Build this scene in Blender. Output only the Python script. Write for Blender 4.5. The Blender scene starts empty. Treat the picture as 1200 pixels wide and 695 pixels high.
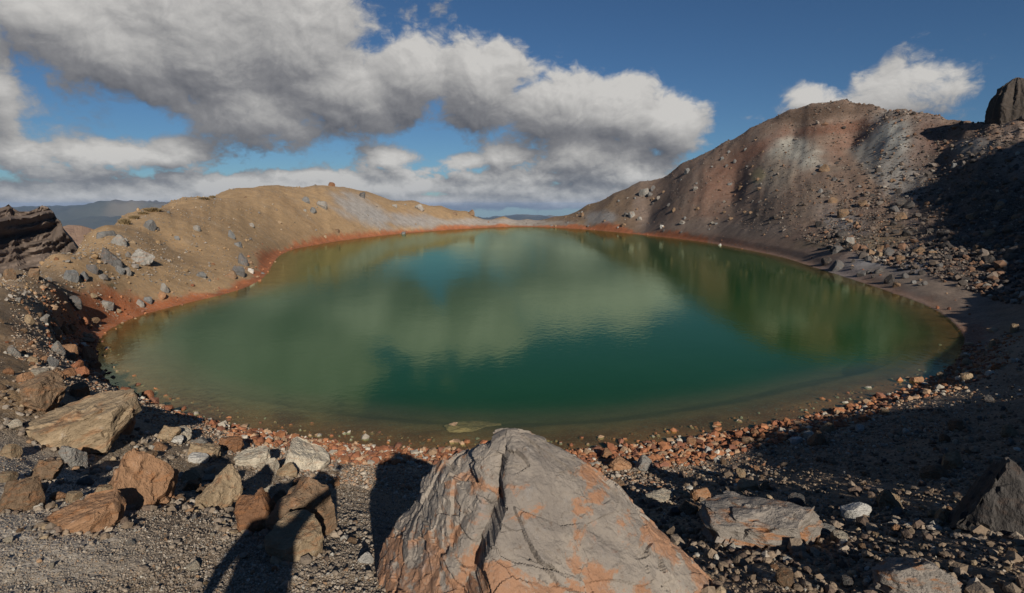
import bpy, bmesh, math, random
import numpy as np
from mathutils import Vector, Matrix, Euler
S = bpy.context.scene
COL = S.collection
rng = np.random.default_rng(7)
R_ = math.radians

# ------------------------------------------------------------------ camera
EYE = 5.0                                   # metres above the lake
FPX = 666.4                                 # focal length in units of the 1200 px wide picture
PITCH = math.atan(107.5 / FPX)
SP, CP = math.sin(PITCH), math.cos(PITCH)

def ray(px, py):
    """direction (x, y, z) with horizontal length normalised to 1"""
    a, b = px - 600.0, 347.5 - py
    x, y, z = a, FPX * CP + b * SP, -FPX * SP + b * CP
    h = np.hypot(x, y)
    return x / h, y / h, z / h

def at(px, py, r):
    x, y, t = ray(px, py)
    return (x * r, y * r, EYE + t * r)

def project(x, y, z):
    zz = z - EYE
    d = np.maximum(y * CP - zz * SP, 1e-3)
    u = y * SP + zz * CP
    return 600 + FPX * x / d, 347.5 - FPX * u / d, d

cam_d = bpy.data.cameras.new('camera')
cam = bpy.data.objects.new('camera', cam_d)
COL.objects.link(cam)
cam_d.sensor_fit = 'HORIZONTAL'
cam_d.angle = 2 * math.atan(600 / FPX)
cam_d.clip_start = 0.05
cam_d.clip_end = 40000
cam.location = (0, 0, EYE)
cam.rotation_euler = (math.pi / 2 - PITCH, 0, 0)
S.camera = cam

# ------------------------------------------------------------------ numpy noise
_perm = np.random.default_rng(3).permutation(512).astype(np.int64)
_g3 = np.random.default_rng(4).normal(size=(512, 3))
_g3 /= np.linalg.norm(_g3, axis=1)[:, None]

def perlin(x, y, z=0.0, seed=0):
    x = np.asarray(x, float); y = np.asarray(y, float); z = np.zeros_like(x) + z
    xi, yi, zi = np.floor(x).astype(np.int64), np.floor(y).astype(np.int64), np.floor(z).astype(np.int64)
    xf, yf, zf = x - xi, y - yi, z - zi
    f = lambda t: t * t * t * (t * (t * 6 - 15) + 10)
    u, v, w = f(xf), f(yf), f(zf)
    out = 0
    for i in (0, 1):
        for j in (0, 1):
            for k in (0, 1):
                hsh = _perm[(_perm[(_perm[(xi + i + seed * 37) & 511] + yi + j) & 511] + zi + k) & 511]
                g = _g3[hsh]
                d = g[..., 0] * (xf - i) + g[..., 1] * (yf - j) + g[..., 2] * (zf - k)
                out = out + d * (u if i else 1 - u) * (v if j else 1 - v) * (w if k else 1 - w)
    return out * 1.5

def fbm(x, y, z=0.0, o=4, seed=0, gain=0.5, lac=2.03):
    a, t, n = 1.0, 0.0, 0.0
    for i in range(o):
        t = t + a * perlin(x, y, z, seed + i); n += a
        a *= gain; x = x * lac + 3.1; y = y * lac + 1.7; z = z * lac + 5.3
    return t / n

def ss(e0, e1, x):
    t = np.clip((x - e0) / (e1 - e0), 0, 1)
    return t * t * (3 - 2 * t)

# ------------------------------------------------------------------ object helpers
def tag(o, label=None, cat=None, group=None, kind=None):
    if label: o['label'] = label
    if cat: o['category'] = cat
    if group: o['group'] = group
    if kind: o['kind'] = kind
    return o

def np_mesh(name, verts, faces, mat=None, smooth=False):
    me = bpy.data.meshes.new(name)
    verts = np.asarray(verts, np.float32); faces = np.asarray(faces, np.int32)
    k = faces.shape[1]
    me.vertices.add(len(verts)); me.vertices.foreach_set('co', verts.ravel())
    me.loops.add(faces.size); me.loops.foreach_set('vertex_index', faces.ravel())
    me.polygons.add(len(faces))
    me.polygons.foreach_set('loop_start', np.arange(0, faces.size, k, dtype=np.int32))
    me.polygons.foreach_set('loop_total', np.full(len(faces), k, np.int32))
    me.polygons.foreach_set('use_smooth', np.full(len(faces), smooth, bool))
    me.update(calc_edges=True)
    if mat: me.materials.append(mat)
    return me

def col_attr(me, rgb, name='Col'):
    a = me.attributes.new(name, 'FLOAT_COLOR', 'POINT')
    c = np.ones((len(me.vertices), 4), np.float32); c[:, :3] = rgb
    a.data.foreach_set('color', c.ravel())

def flt_attr(me, v, name):
    a = me.attributes.new(name, 'FLOAT', 'POINT')
    a.data.foreach_set('value', np.asarray(v, np.float32))

def link(name, me, parent=None):
    o = bpy.data.objects.new(name, me); COL.objects.link(o)
    if parent: o.parent = parent
    return o

# ------------------------------------------------------------------ node helper
class NT:
    def __init__(s, tree):
        s.t = tree; s.n = tree.nodes; s.l = tree.links
    def node(s, typ, ins=None, **kw):
        n = s.n.new(typ)
        for k, v in kw.items(): setattr(n, k, v)
        for k, v in (ins or {}).items(): s.put(n.inputs[k], v)
        return n
    def put(s, sock, v):
        if isinstance(v, bpy.types.NodeSocket): s.l.new(v, sock)
        else: sock.default_value = v
    def math(s, op, a, b=0.0, c=None, clamp=False):
        n = s.n.new('ShaderNodeMath'); n.operation = op; n.use_clamp = clamp
        s.put(n.inputs[0], a); s.put(n.inputs[1], b)
        if c is not None: s.put(n.inputs[2], c)
        return n.outputs[0]
    def vmath(s, op, a, b=(0, 0, 0), c=None):
        n = s.n.new('ShaderNodeVectorMath'); n.operation = op
        s.put(n.inputs[0], a); s.put(n.inputs[1], b)
        if c is not None: s.put(n.inputs[2], c)
        return n.outputs['Value'] if op in ('DOT_PRODUCT', 'LENGTH') else n.outputs[0]
    def mix(s, f, a, b, blend='MIX'):
        n = s.n.new('ShaderNodeMix'); n.data_type = 'RGBA'; n.blend_type = blend
        s.put(n.inputs[0], f); s.put(n.inputs[6], a); s.put(n.inputs[7], b)
        return n.outputs[2]
    def sstep(s, x, e0, e1, lo=0.0, hi=1.0):
        n = s.n.new('ShaderNodeMapRange'); n.interpolation_type = 'SMOOTHSTEP'
        s.put(n.inputs[0], x); s.put(n.inputs[1], e0); s.put(n.inputs[2], e1); s.put(n.inputs[3], lo); s.put(n.inputs[4], hi)
        return n.outputs[0]
    def noise(s, vec, scale, detail=4.0, rough=0.5, dims='3D', dist=0.0):
        n = s.n.new('ShaderNodeTexNoise'); n.noise_dimensions = dims
        s.put(n.inputs['Vector'], vec); s.put(n.inputs['Scale'], scale); s.put(n.inputs['Detail'], detail); s.put(n.inputs['Roughness'], rough)
        s.put(n.inputs['Distortion'], dist)
        return n.outputs[0]
    def voro(s, vec, scale, feature='F1', rnd=1.0):
        n = s.n.new('ShaderNodeTexVoronoi'); n.feature = feature
        s.put(n.inputs['Vector'], vec); s.put(n.inputs['Scale'], scale); s.put(n.inputs['Randomness'], rnd)
        return n
    def bump(s, h, strength, dist, normal=None):
        n = s.n.new('ShaderNodeBump'); s.put(n.inputs['Height'], h); s.put(n.inputs['Strength'], strength); s.put(n.inputs['Distance'], dist)
        if normal: s.put(n.inputs['Normal'], normal)
        return n.outputs[0]

def new_mat(name):
    m = bpy.data.materials.new(name); m.use_nodes = True
    m.node_tree.nodes.clear()
    t = NT(m.node_tree)
    t.out = t.node('ShaderNodeOutputMaterial')
    return m, t

def principled(t, **ins):
    n = t.n.new('ShaderNodeBsdfPrincipled')
    for k, v in ins.items(): t.put(n.inputs[k.replace('_', ' ')], v)
    return n
# ------------------------------------------------------------------ light and sky
SUN = Vector((200, -626, 300)).normalized()          # towards the sun: behind the viewer, to the right
sun_d = bpy.data.lights.new('sun', 'SUN')
sun_d.energy = 5.0; sun_d.angle = R_(0.5); sun_d.color = (1.0, 0.93, 0.82)
sun = bpy.data.objects.new('sun', sun_d); COL.objects.link(sun)
sun.rotation_euler = SUN.to_track_quat('Z', 'Y').to_euler()
sun.location = SUN * 60

W = bpy.data.worlds.new('World'); S.world = W; W.use_nodes = True
W.node_tree.nodes.clear()
t = NT(W.node_tree)
out = t.node('ShaderNodeOutputWorld')
sky = t.node('ShaderNodeTexSky', sky_type='NISHITA', sun_disc=False)
sky.sun_elevation = math.asin(SUN.z); sky.sun_rotation = math.atan2(SUN.x, SUN.y) % (2 * math.pi)
sky.altitude = 1700; sky.air_density = 1.0; sky.dust_density = 0.4; sky.ozone_density = 2.0

# clouds stand in the sky by direction (azimuth, elevation), most of them ahead over the lake
def aim(px, py):
    x, y, tt = ray(px, py)
    return math.atan2(x, y), math.atan(tt)
BLOBS = [  # centre, half sizes (picture units), weight
    (70, 22, 80, 38, .8), (150, 58, 95, 60, .95), (250, 55, 110, 80, 1.0), (340, 55, 105, 85, 1.0), (300, 130, 95, 50, .95), (410, 105, 85, 60, 1.0), (485, 90, 70, 55, 1.0), (560, 98, 72, 60, 1.0),
    (645, 125, 78, 54, 1.0), (720, 132, 66, 48, 1.0), (782, 145, 46, 42, .95), (690, 180, 85, 42, .95), (600, 182, 55, 30, .85), (740, 205, 75, 30, .9),
    (2, 118, 20, 56, .75), (20, 180, 62, 25, .85), (135, 180, 88, 19, .85), (210, 178, 48, 24, .8), (75, 205, 75, 14, .75),
    (40, 230, 110, 17, .95), (150, 226, 115, 16, .95), (270, 216, 115, 14, .95), (365, 206, 75, 12, .9), (440, 216, 105, 22, 1.0), (455, 183, 40, 17, .85), (548, 189, 40, 14, .85), (600, 214, 90, 22, 1.0), (690, 228, 110, 17, .95),
    (560, 236, 520, 11, .95), (250, 222, 240, 10, .95), (560, 218, 120, 12, .95), (1062, 110, 78, 34, .72), (1090, 102, 46, 30, .72), (955, 112, 36, 20, .7), (1015, 130, 90, 22, .7), (850, 112, 34, 24, .30),
    (300, -110, 500, 60, .55), (950, -220, 200, 60, .5), (1400, 60, 160, 60, .6), (-160, 120, 150, 90, .85),
]
SCL = 1.0 / FPX
def blobs(t, P):
    acc = None
    for (px, py, rx, ry, w) in BLOBS:
        a, e = aim(px, py)
        sx, sy = 1 / (rx * SCL), 1 / (ry * SCL)
        q = t.vmath('MULTIPLY_ADD', P, (sx, sy, 0), (-a * sx, -e * sy, 0))
        d = t.vmath('DOT_PRODUCT', q, q)
        g = t.math('MULTIPLY', t.math('POWER', 0.42, d), w)
        if acc is None: acc = g
        else:
            n = t.n.new('ShaderNodeMath'); n.operation = 'SMOOTH_MAX'
            t.put(n.inputs[0], acc); t.put(n.inputs[1], g); n.inputs[2].default_value = .25
            acc = n.outputs[0]
    return acc
def ragged(t, P, fine=1.0, flat=1.35):
    Q = t.vmath('MULTIPLY', P, (fine, flat * fine, 1.0))
    wv = t.node('ShaderNodeTexNoise', {'Vector': Q, 'Scale': 9.0, 'Detail': 4.0, 'Roughness': .55}, noise_dimensions='2D')
    Q2 = t.vmath('MULTIPLY_ADD', wv.outputs['Color'], (.055, .055, 0), Q)
    n1 = t.noise(Q2, 8.0, 10.0, .63, '2D')
    v = t.node('ShaderNodeTexVoronoi', {'Vector': Q2, 'Scale': 11.0, 'Detail': 5.0, 'Roughness': .58, 'Lacunarity': 2.2}, voronoi_dimensions='2D', normalize=True).outputs['Distance']
    return t.math('MULTIPLY_ADD', t.math('SUBTRACT', n1, .5), .75, t.math('MULTIPLY', t.math('SUBTRACT', .36, v), .85))
def billow(t, P, w):
    """coarse billows overhead, ever finer and flatter ones towards the horizon"""
    a, b = ragged(t, P), ragged(t, P, 2.3, 1.7)
    return t.math('ADD', t.math('MULTIPLY', a, w), t.math('MULTIPLY', b, t.math('SUBTRACT', 1.0, w)))
tc = t.node('ShaderNodeTexCoord')
dirv = tc.outputs['Generated']
sep = t.node('ShaderNodeSeparateXYZ', {0: dirv})
az = t.math('ARCTAN2', sep.outputs[0], sep.outputs[1])
el = t.math('ARCSINE', sep.outputs[2])
P = t.node('ShaderNodeCombineXYZ', {0: az, 1: el, 2: 0.0}).outputs[0]
B0 = blobs(t, P); B1 = blobs(t, t.vmath('ADD', P, (.014, .040, 0)))
hw_ = t.sstep(el, .03, .15)
N0 = billow(t, P, hw_); N1 = billow(t, t.vmath('ADD', P, (.006, .010, 0)), hw_)
D0 = t.math('ADD', B0, N0)
mask = t.math('MULTIPLY', t.sstep(D0, .44, .70), .97)
lit = t.math('MULTIPLY_ADD', t.math('SUBTRACT', B0, B1), 1.15, .50)
lit = t.math('MULTIPLY_ADD', t.math('SUBTRACT', N0, N1), .62, lit)
lit = t.math('MULTIPLY_ADD', N0, .22, lit, clamp=True)
low = t.sstep(el, 0.0, .09)
ramp = t.node('ShaderNodeValToRGB', {0: lit})
cr = ramp.color_ramp
cr.elements[0].position = .08; cr.elements[0].color = (.115, .118, .135, 1)
cr.elements[1].position = .95; cr.elements[1].color = (.66, .64, .61, 1)
e = cr.elements.new(.40); e.color = (.245, .243, .25, 1)
e = cr.elements.new(.64); e.color = (.42, .41, .40, 1)
cloud = t.mix(low, t.mix(.35, ramp.outputs[0], (.25, .29, .36, 1)), ramp.outputs[0])
skyc = t.mix(1.0, sky.outputs[0], (.55, .80, 1.02, 1), 'MULTIPLY')
b1 = t.node('ShaderNodeBackground', {0: skyc, 1: 0.050})
b2 = t.node('ShaderNodeBackground', {0: cloud, 1: 0.90})
mx = t.node('ShaderNodeMixShader', {0: mask})
t.l.new(b1.outputs[0], mx.inputs[1]); t.l.new(b2.outputs[0], mx.inputs[2])
t.l.new(mx.outputs[0], out.inputs[0])
W.cycles.sampling_method = 'MANUAL'; W.cycles.sample_map_resolution = 512

vs = S.view_settings
vs.view_transform = 'Standard'; vs.look = 'None'; vs.gamma = 1.0; vs.use_curve_mapping = False
vs.exposure = 0.0
S.cycles.use_denoising = True
S.cycles.denoiser = 'OPENIMAGEDENOISE'
S.cycles.max_bounces = 6; S.cycles.diffuse_bounces = 2; S.cycles.glossy_bounces = 3; S.cycles.volume_bounces = 0
S.cycles.transparent_max_bounces = 12
S.cycles.caustics_reflective = False; S.cycles.caustics_refractive = False
# ------------------------------------------------------------------ lake outline (on the water level z = 0)
SHORE_PX = [(600, 266), (640, 266.3), (700, 270), (760, 276), (820, 283), (860, 290), (910, 300), (950, 312), (1000, 328), (1050, 345), (1085, 358),
            (1108, 371), (1124, 386), (1130, 400), (1124, 418), (1110, 432), (1090, 444), (1060, 456), (1010, 471), (960, 485), (905, 497), (850, 507), (800, 516), (760, 521),
            (700, 526), (640, 529), (580, 530), (520, 528), (450, 524), (390, 517), (330, 508), (275, 498), (230, 489), (190, 479), (160, 469), (136, 455), (120, 438), (113, 420), (114, 404),
            (123, 391), (140, 380), (165, 370), (200, 360), (232, 352), (262, 345), (290, 336), (308, 326), (316, 316), (322, 306), (330, 298), (345, 292), (370, 287), (400, 282), (440, 277),
            (480, 273), (520, 270), (560, 267.5)]
shore = []
for (px, py) in SHORE_PX:
    x, y, tt = ray(px, py); r = EYE / -tt
    shore.append((x * r, y * r))
shore = np.array(shore)
def catmull(p, n):
    o = []
    m = len(p)
    for i in range(m):
        a, b, c, d = p[i - 1], p[i], p[(i + 1) % m], p[(i + 2) % m]
        for k in range(n):
            u = k / n
            o.append(.5 * ((2 * b) + (c - a) * u + (2 * a - 5 * b + 4 * c - d) * u * u + (3 * b - a - 3 * c + d) * u ** 3))
    return np.array(o)
SH = catmull(shore, 5)

def sdist(x, y):
    """signed distance to the waterline, positive on land"""
    x = np.asarray(x, float).ravel(); y = np.asarray(y, float).ravel()
    best = np.full(x.shape, 1e9); inside = np.zeros(x.shape, bool)
    A = SH; B = np.roll(SH, -1, axis=0)
    for (ax, ay), (bx, by) in zip(A, B):
        dx, dy = bx - ax, by - ay
        u = np.clip(((x - ax) * dx + (y - ay) * dy) / (dx * dx + dy * dy), 0, 1)
        best = np.minimum(best, (x - ax - u * dx) ** 2 + (y - ay - u * dy) ** 2)
        cr_ = (ay > y) != (by > y)
        with np.errstate(divide='ignore', invalid='ignore'):
            inside ^= cr_ & (x < (bx - ax) * (y - ay) / (by - ay + 1e-12) + ax)
    d = np.sqrt(best)
    return np.where(inside, -d, d)

# ------------------------------------------------------------------ heights: control points -> smooth surface
CTRL = [(x, y, 0.0) for x, y in SH[::3]]
# skyline points: pixel column, row, distance in metres
LEFT = [(0, 332, 25), (20, 317, 27), (60, 300, 33), (100, 277, 45), (140, 258, 58), (200, 238, 75), (260, 226, 90), (320, 219, 100), (375, 217, 108), (400, 220, 115), (430, 225, 121), (483, 235, 128), (517, 242, 131),
        (547, 248, 134), (590, 254, 139), (618, 257, 142)]
RIGHT = [(650, 254, 143), (690, 240, 137), (720, 226, 131), (750, 212, 127), (800, 192, 121), (825, 180, 118), (850, 166, 115), (880, 150, 112), (900, 141, 111), (925, 130, 110), (950, 122, 110), (990, 118, 110),
         (1020, 124, 107), (1060, 127, 101), (1100, 137, 95), (1130, 141, 90), (1160, 141, 86), (1200, 141, 82)]
for (px, py, r) in LEFT + RIGHT:
    x, y, z = at(px, py, r); CTRL.append((x, y, z))
    f = 1.16; CTRL.append((x * f, y * f, z - .05 * r))
    f = 1.8; CTRL.append((x * f, y * f, z - .32 * r))
MID = [(200, 244, 63), (260, 232, 80), (200, 290, 46), (120, 320, 32), (70, 345, 26), (80, 375, 24.5), (20, 345, 21.5), (30, 400, 16), (50, 500, 9.5), (5, 450, 10.6), (130, 560, 8.0), (0, 560, 7), (0, 400, 15.5),
       (900, 600, 6.5), (1190, 600, 7), (1190, 690, 4.4), (1190, 450, 17), (1190, 380, 28), (1190, 340, 37), (1190, 250, 55), (1190, 190, 70),
       (1150, 380, 29.5), (1150, 410, 24), (1000, 290, 54), (1000, 230, 76), (1000, 165, 97), (930, 255, 72), (930, 200, 88), (930, 160, 101),
       (860, 262, 82), (860, 220, 97), (760, 256, 107), (1100, 300, 46), (1100, 250, 60), (1100, 190, 80), (1060, 290, 53), (1060, 200, 80)]
for (px, py, r) in MID: CTRL.append(at(px, py, r))
POL = [(0, 0.01, 3.3), (0, 4, 2.25), (0, 6.3, 1.2), (0, 8, .55), (0, 9.4, .26), (-20, 4, 2.42), (-48, 6, 2.62), (-44, 3.6, 2.62), (-32, 3.6, 2.58), (-34, 5.5, 2.36), (-60, 5, 2.9), (-60, 9, 2.75), (-20, 8.5, .95), (-20, 10.5, .38), (-10, 8.5, .62), (20, 4, 2.35), (20, 8, 1.0), (20, 10, .35), (-40, 3, 2.78), (40, 3, 2.6), (12, 9.0, .45),
       (50, 4, 2.7), (50, 10, 2.3), (50, 20, 2.4), (50, 32, 3.5), (50, 55, 9), (50, 85, 17), (60, 15, 3.2), (60, 30, 5), (60, 50, 11), (60, 80, 18), (65, 48, 11), (65, 65, 18), (71, 25, 6), (71, 48, 15.5), (71, 62, 25), (71, 80, 29), (78, 61, 31), (80, 40, 15.5), (87, 42, 20), (84, 25, 7.2),
       (70, 6, 3.0), (80, 6, 3.4), (90, 5, 4.1), (90, 8, 5.4), (90, 12, 6.2), (92, 20, 6.9), (90, 25, 8.6), (92, 32, 11.8), (90, 45, 19), (90, 80, 28), (110, 5, 3.9), (110, 8, 4.9), (110, 12, 5.6), (108, 20, 8.0), (110, 30, 11.5), (110, 60, 24), (135, 6, 3.8), (135, 15, 6), (135, 30, 11),  # unseen ground right of view, raised close by to shade the near slope
       (165, 6, 3.7), (165, 15, 5), (165, 30, 8), (180, 60, 12), (-160, 6, 3.6), (-160, 20, 5), (-135, 10, 3.7), (-135, 30, 5), (-100, 5, 3.2), (-100, 10, 3.0), (-90, 30, 2.4), (-70, 12, 2.7), (-60, 20, 2.4),
       (-55, 35, .2), (-55, 60, -7), (-80, 60, -9), (-120, 70, 2), (150, 100, 20), (-150, 110, 8), (110, 130, 20), (-90, 130, -25), (180, 200, 0), (90, 200, 0), (-90, 220, -50), (60, 150, 8), (-60, 130, -35), (-45, 100, -22), (-45, 160, -48), (-36, 110, -20), (-36, 165, -46), (-29, 125, -16), (-29, 170, -40), (-45, 60, -8), (-60, 90, -18), (-75, 160, -45)]
for a, r, z in POL: CTRL.append((math.sin(R_(a)) * r, math.cos(R_(a)) * r, z))
CTRL = np.array(CTRL)
def warp(x, y):
    r = np.hypot(x, y); k = 8 * np.arcsinh(r / 8) / np.maximum(r, 1e-6)
    return x * k, y * k
cu, cv = warp(CTRL[:, 0], CTRL[:, 1])
def kern(d2): return np.power(d2 + 1e-9, .75)
n = len(CTRL)
K = kern((cu[:, None] - cu[None]) ** 2 + (cv[:, None] - cv[None]) ** 2) + np.eye(n) * .02
Pm = np.stack([np.ones(n), cu, cv], 1)
M_ = np.block([[K, Pm], [Pm.T, np.zeros((3, 3))]])
sol = np.linalg.solve(M_, np.concatenate([CTRL[:, 2], np.zeros(3)]))
def rbf(x, y):
    u, v = warp(x, y); z = sol[n] + sol[n + 1] * u + sol[n + 2] * v
    for i in range(n): z = z + sol[i] * kern((u - cu[i]) ** 2 + (v - cv[i]) ** 2)
    return z

FARR = np.log([150, 220, 400, 1000, 2500, 5000, 16000]); FARZ = [-10, -45, -120, -260, -360, -400, -420]
def height(x, y, s):
    r = np.hypot(x, y); a = np.arctan2(x, y)
    z = rbf(x, y)
    land = ss(0.0, 3.0, s)
    # relief: fine near the viewer, larger on the hills
    near = ss(30, 12, r)
    z = z + near * ss(.2, 1.5, s) * (.06 * fbm(x * .8, y * .8, 0, 3, 11) + .03 * fbm(x * 3.5, y * 3.5, 0, 3, 15) + .014 * perlin(x * 14, y * 14, 2.0, 5))
    hill = ss(14, 45, r) * land
    flat = ss(1.0, 5.0, z)
    wx, wy = x + 3 * fbm(x * .05, y * .05, 7, 2, 21), y + 3 * fbm(x * .05, y * .05, 9, 2, 25)
    right = ss(.02, .12, a)
    gul = 1 - np.abs(perlin(a * 13 + 1.6 * fbm(wx * .045, wy * .045, 3, 3, 31), r * .022, 4.0, 33)) * 2
    rough = fbm(wx * .11, wy * .11, 1, 4, 41)
    z = z + hill * flat * (right * (.22 * (gul - .6) + .42 * rough) + (1 - right) * (.22 * rough + .16 * (gul - .6)))
    z = z + hill * (.07 + .06 * right) * fbm(x * .7, y * .7, 5, 3, 51)
    z = z + hill * flat * .10 * perlin(a * 95 + 1.2 * fbm(wx * .09, wy * .09, 6, 2, 35), r * .03, 2.0, 37)
    crag = ss(.56, .72, a) * ss(26, 40, r)
    z = z + crag * flat * 1.1 * (np.abs(fbm(x * .22, y * .22, 2, 4, 61)) * 2.2 - .5)
    # shore ramp and lake bed
    ramp_ = .012 + .075 * s
    z = np.where(s > 0, np.maximum(z * ss(0, 1.2, s) + ramp_ * (1 - ss(0, 1.2, s)), np.where(s < 8, np.minimum(ramp_, .25), -999.) - 3.0 * ss(4, 8, s)), z)
    dep = np.minimum(np.interp(-s, [0, .9, 1.7, 2.6, 9], [.012, .045, .13, .42, 1.4]) * (1 + 1.6 * ss(9, 14, x)), 1.3) + .012 + .03 * (fbm(x * 1.2, y * 1.2, 0, 3, 71) * ss(0, -2, s))
    z = np.where(s <= 0, -np.maximum(dep, .006), z)
    # far country
    lr = np.log(np.maximum(r, 1))
    far = np.interp(lr, FARR, FARZ)
    cxx, cyy = x / 1500., y / 1500.
    rid = 1 - np.abs(fbm(cxx, cyy, 3, 5, 81)) * 2.6
    mt = ss(4200, 7200, r) * ss(13500, 9000, r)
    hgt = 330 + 110 * np.cos(a * 5 + 2.6) + 60 * perlin(a * 9, r * 0.0003, 1.0, 91)
    far = far + mt * hgt * np.clip(.55 + .6 * rid * .8, 0, 1.35) + ss(500, 3000, r) * 40 * fbm(x / 700., y / 700., 1, 4, 95)
    k = ss(165, 330, r)
    return z * (1 - k) + np.minimum(far, z + 500 * ss(200, 900, r)) * k

RR = [0.25]
while RR[-1] < 14000:
    r = RR[-1]
    RR.append(r * (1.06 if r < 2.5 else 1.0085 if r < 30 else 1.0055 if r < 150 else 1.02 if r < 3500 else 1.012))
RR = np.array(RR)
d_in = np.arange(-46, 46.01, .125)
d_out = np.concatenate([np.arange(46.6, 100, .8), np.arange(100, 260, 2.0), np.arange(260, 313.9, .8)])
AZ = np.radians(np.concatenate([d_in, d_out]))
NA, NR = len(AZ), len(RR)
gx = np.sin(AZ)[:, None] * RR[None]; gy = np.cos(AZ)[:, None] * RR[None]
GS = np.full(gx.shape, 200.0)
nearm = RR < 200
GS[:, nearm] = sdist(gx[:, nearm], gy[:, nearm]).reshape(NA, -1)
GZ = height(gx, gy, GS)

_azw = np.concatenate([AZ, [AZ[0] + 2 * math.pi]])
def ground(x, y):
    """height of the terrain mesh under (x, y), bilinear in azimuth and log distance"""
    x = np.asarray(x, float); y = np.asarray(y, float)
    a = np.arctan2(x, y); a = np.where(a < AZ[0], a + 2 * math.pi, a)
    i = np.clip(np.searchsorted(_azw, a, 'right') - 1, 0, NA - 1); fa = (a - _azw[i]) / (_azw[i + 1] - _azw[i]); i2 = (i + 1) % NA
    r = np.clip(np.hypot(x, y), RR[0], RR[-2])
    j = np.clip(np.searchsorted(RR, r, 'right') - 1, 0, NR - 2); fr = (r - RR[j]) / (RR[j + 1] - RR[j])
    return (GZ[i, j] * (1 - fa) + GZ[i2, j] * fa) * (1 - fr) + (GZ[i, j + 1] * (1 - fa) + GZ[i2, j + 1] * fa) * fr

def hit(px, py, rmin=1.5):
    """first point of the terrain met along the direction of a picture point"""
    x, y, tt = ray(px, py)
    rr = np.geomspace(rmin, 220, 2600)
    zz = ground(x * rr, y * rr)
    zz = np.maximum(zz, 0.0) if rmin < 0 else zz
    k = np.argmax(EYE + tt * rr < zz)
    if k == 0: return None
    r = rr[k]
    return float(x * r), float(y * r), float(zz[k])

# ------------------------------------------------------------------ ground colour (soil tones, with the far-right slope's shade painted in)
PXG, PYG, PDG = project(gx, gy, GZ)
def patch(px, py, rx, ry, soft=.55, wob=.5, rot=0.0, seed=0):
    c, s_ = math.cos(R_(rot)), math.sin(R_(rot))
    dx, dy = PXG - px, PYG - py
    u, v = (dx * c + dy * s_) / rx, (-dx * s_ + dy * c) / ry
    q = np.sqrt(u * u + v * v) + wob * WOB + .35 * wob * WOB2
    m = ss(1 + soft * .5, 1 - soft, q)
    return m * (gy > 1) * (RR[None] < 200)
WOB = fbm(gx * .16, gy * .16, GZ * .3, 4, 101) * 1.6
WOB2 = fbm(gx * .9, gy * .9, GZ * .9, 3, 105) * 1.6
A_ = np.arctan2(gx, gy)
def lerp(c, col, m): return c * (1 - m[..., None]) + np.array(col) * m[..., None]
C = np.zeros(gx.shape + (3,)) + np.array((.235, .175, .115))          # near gravel
n1 = fbm(gx * .35, gy * .35, 0, 4, 111); n2 = fbm(gx * 1.3, gy * 1.3, 0, 3, 115)
C = lerp(C, (.26, .165, .085), ss(-.1, .5, n1) * .6)
C = lerp(C, (.17, .14, .115), ss(.0, .5, n2) * .5)
lh = ss(16, 26, RR)[None] * (A_ < .03)
C = lerp(C, (.375, .245, .130), lh)
C = lerp(C, (.30, .19, .10), lh * ss(-.05, .5, fbm(gx * .12, gy * .12, 3, 4, 121)) * .7)
C = lerp(C, (.29, .22, .15), lh * ss(.05, .5, fbm(gx * .4, gy * .4, 3, 4, 125)) * .5)
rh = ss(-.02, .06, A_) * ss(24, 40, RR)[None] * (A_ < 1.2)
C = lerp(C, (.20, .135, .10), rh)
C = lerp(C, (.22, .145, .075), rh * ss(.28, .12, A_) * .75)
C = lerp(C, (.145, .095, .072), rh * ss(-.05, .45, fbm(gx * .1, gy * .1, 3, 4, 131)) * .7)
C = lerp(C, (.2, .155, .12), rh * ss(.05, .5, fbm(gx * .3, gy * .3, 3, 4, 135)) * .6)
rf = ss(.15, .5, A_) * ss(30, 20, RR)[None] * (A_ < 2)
C = lerp(C, (.19, .135, .092), rf * .8)
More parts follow.
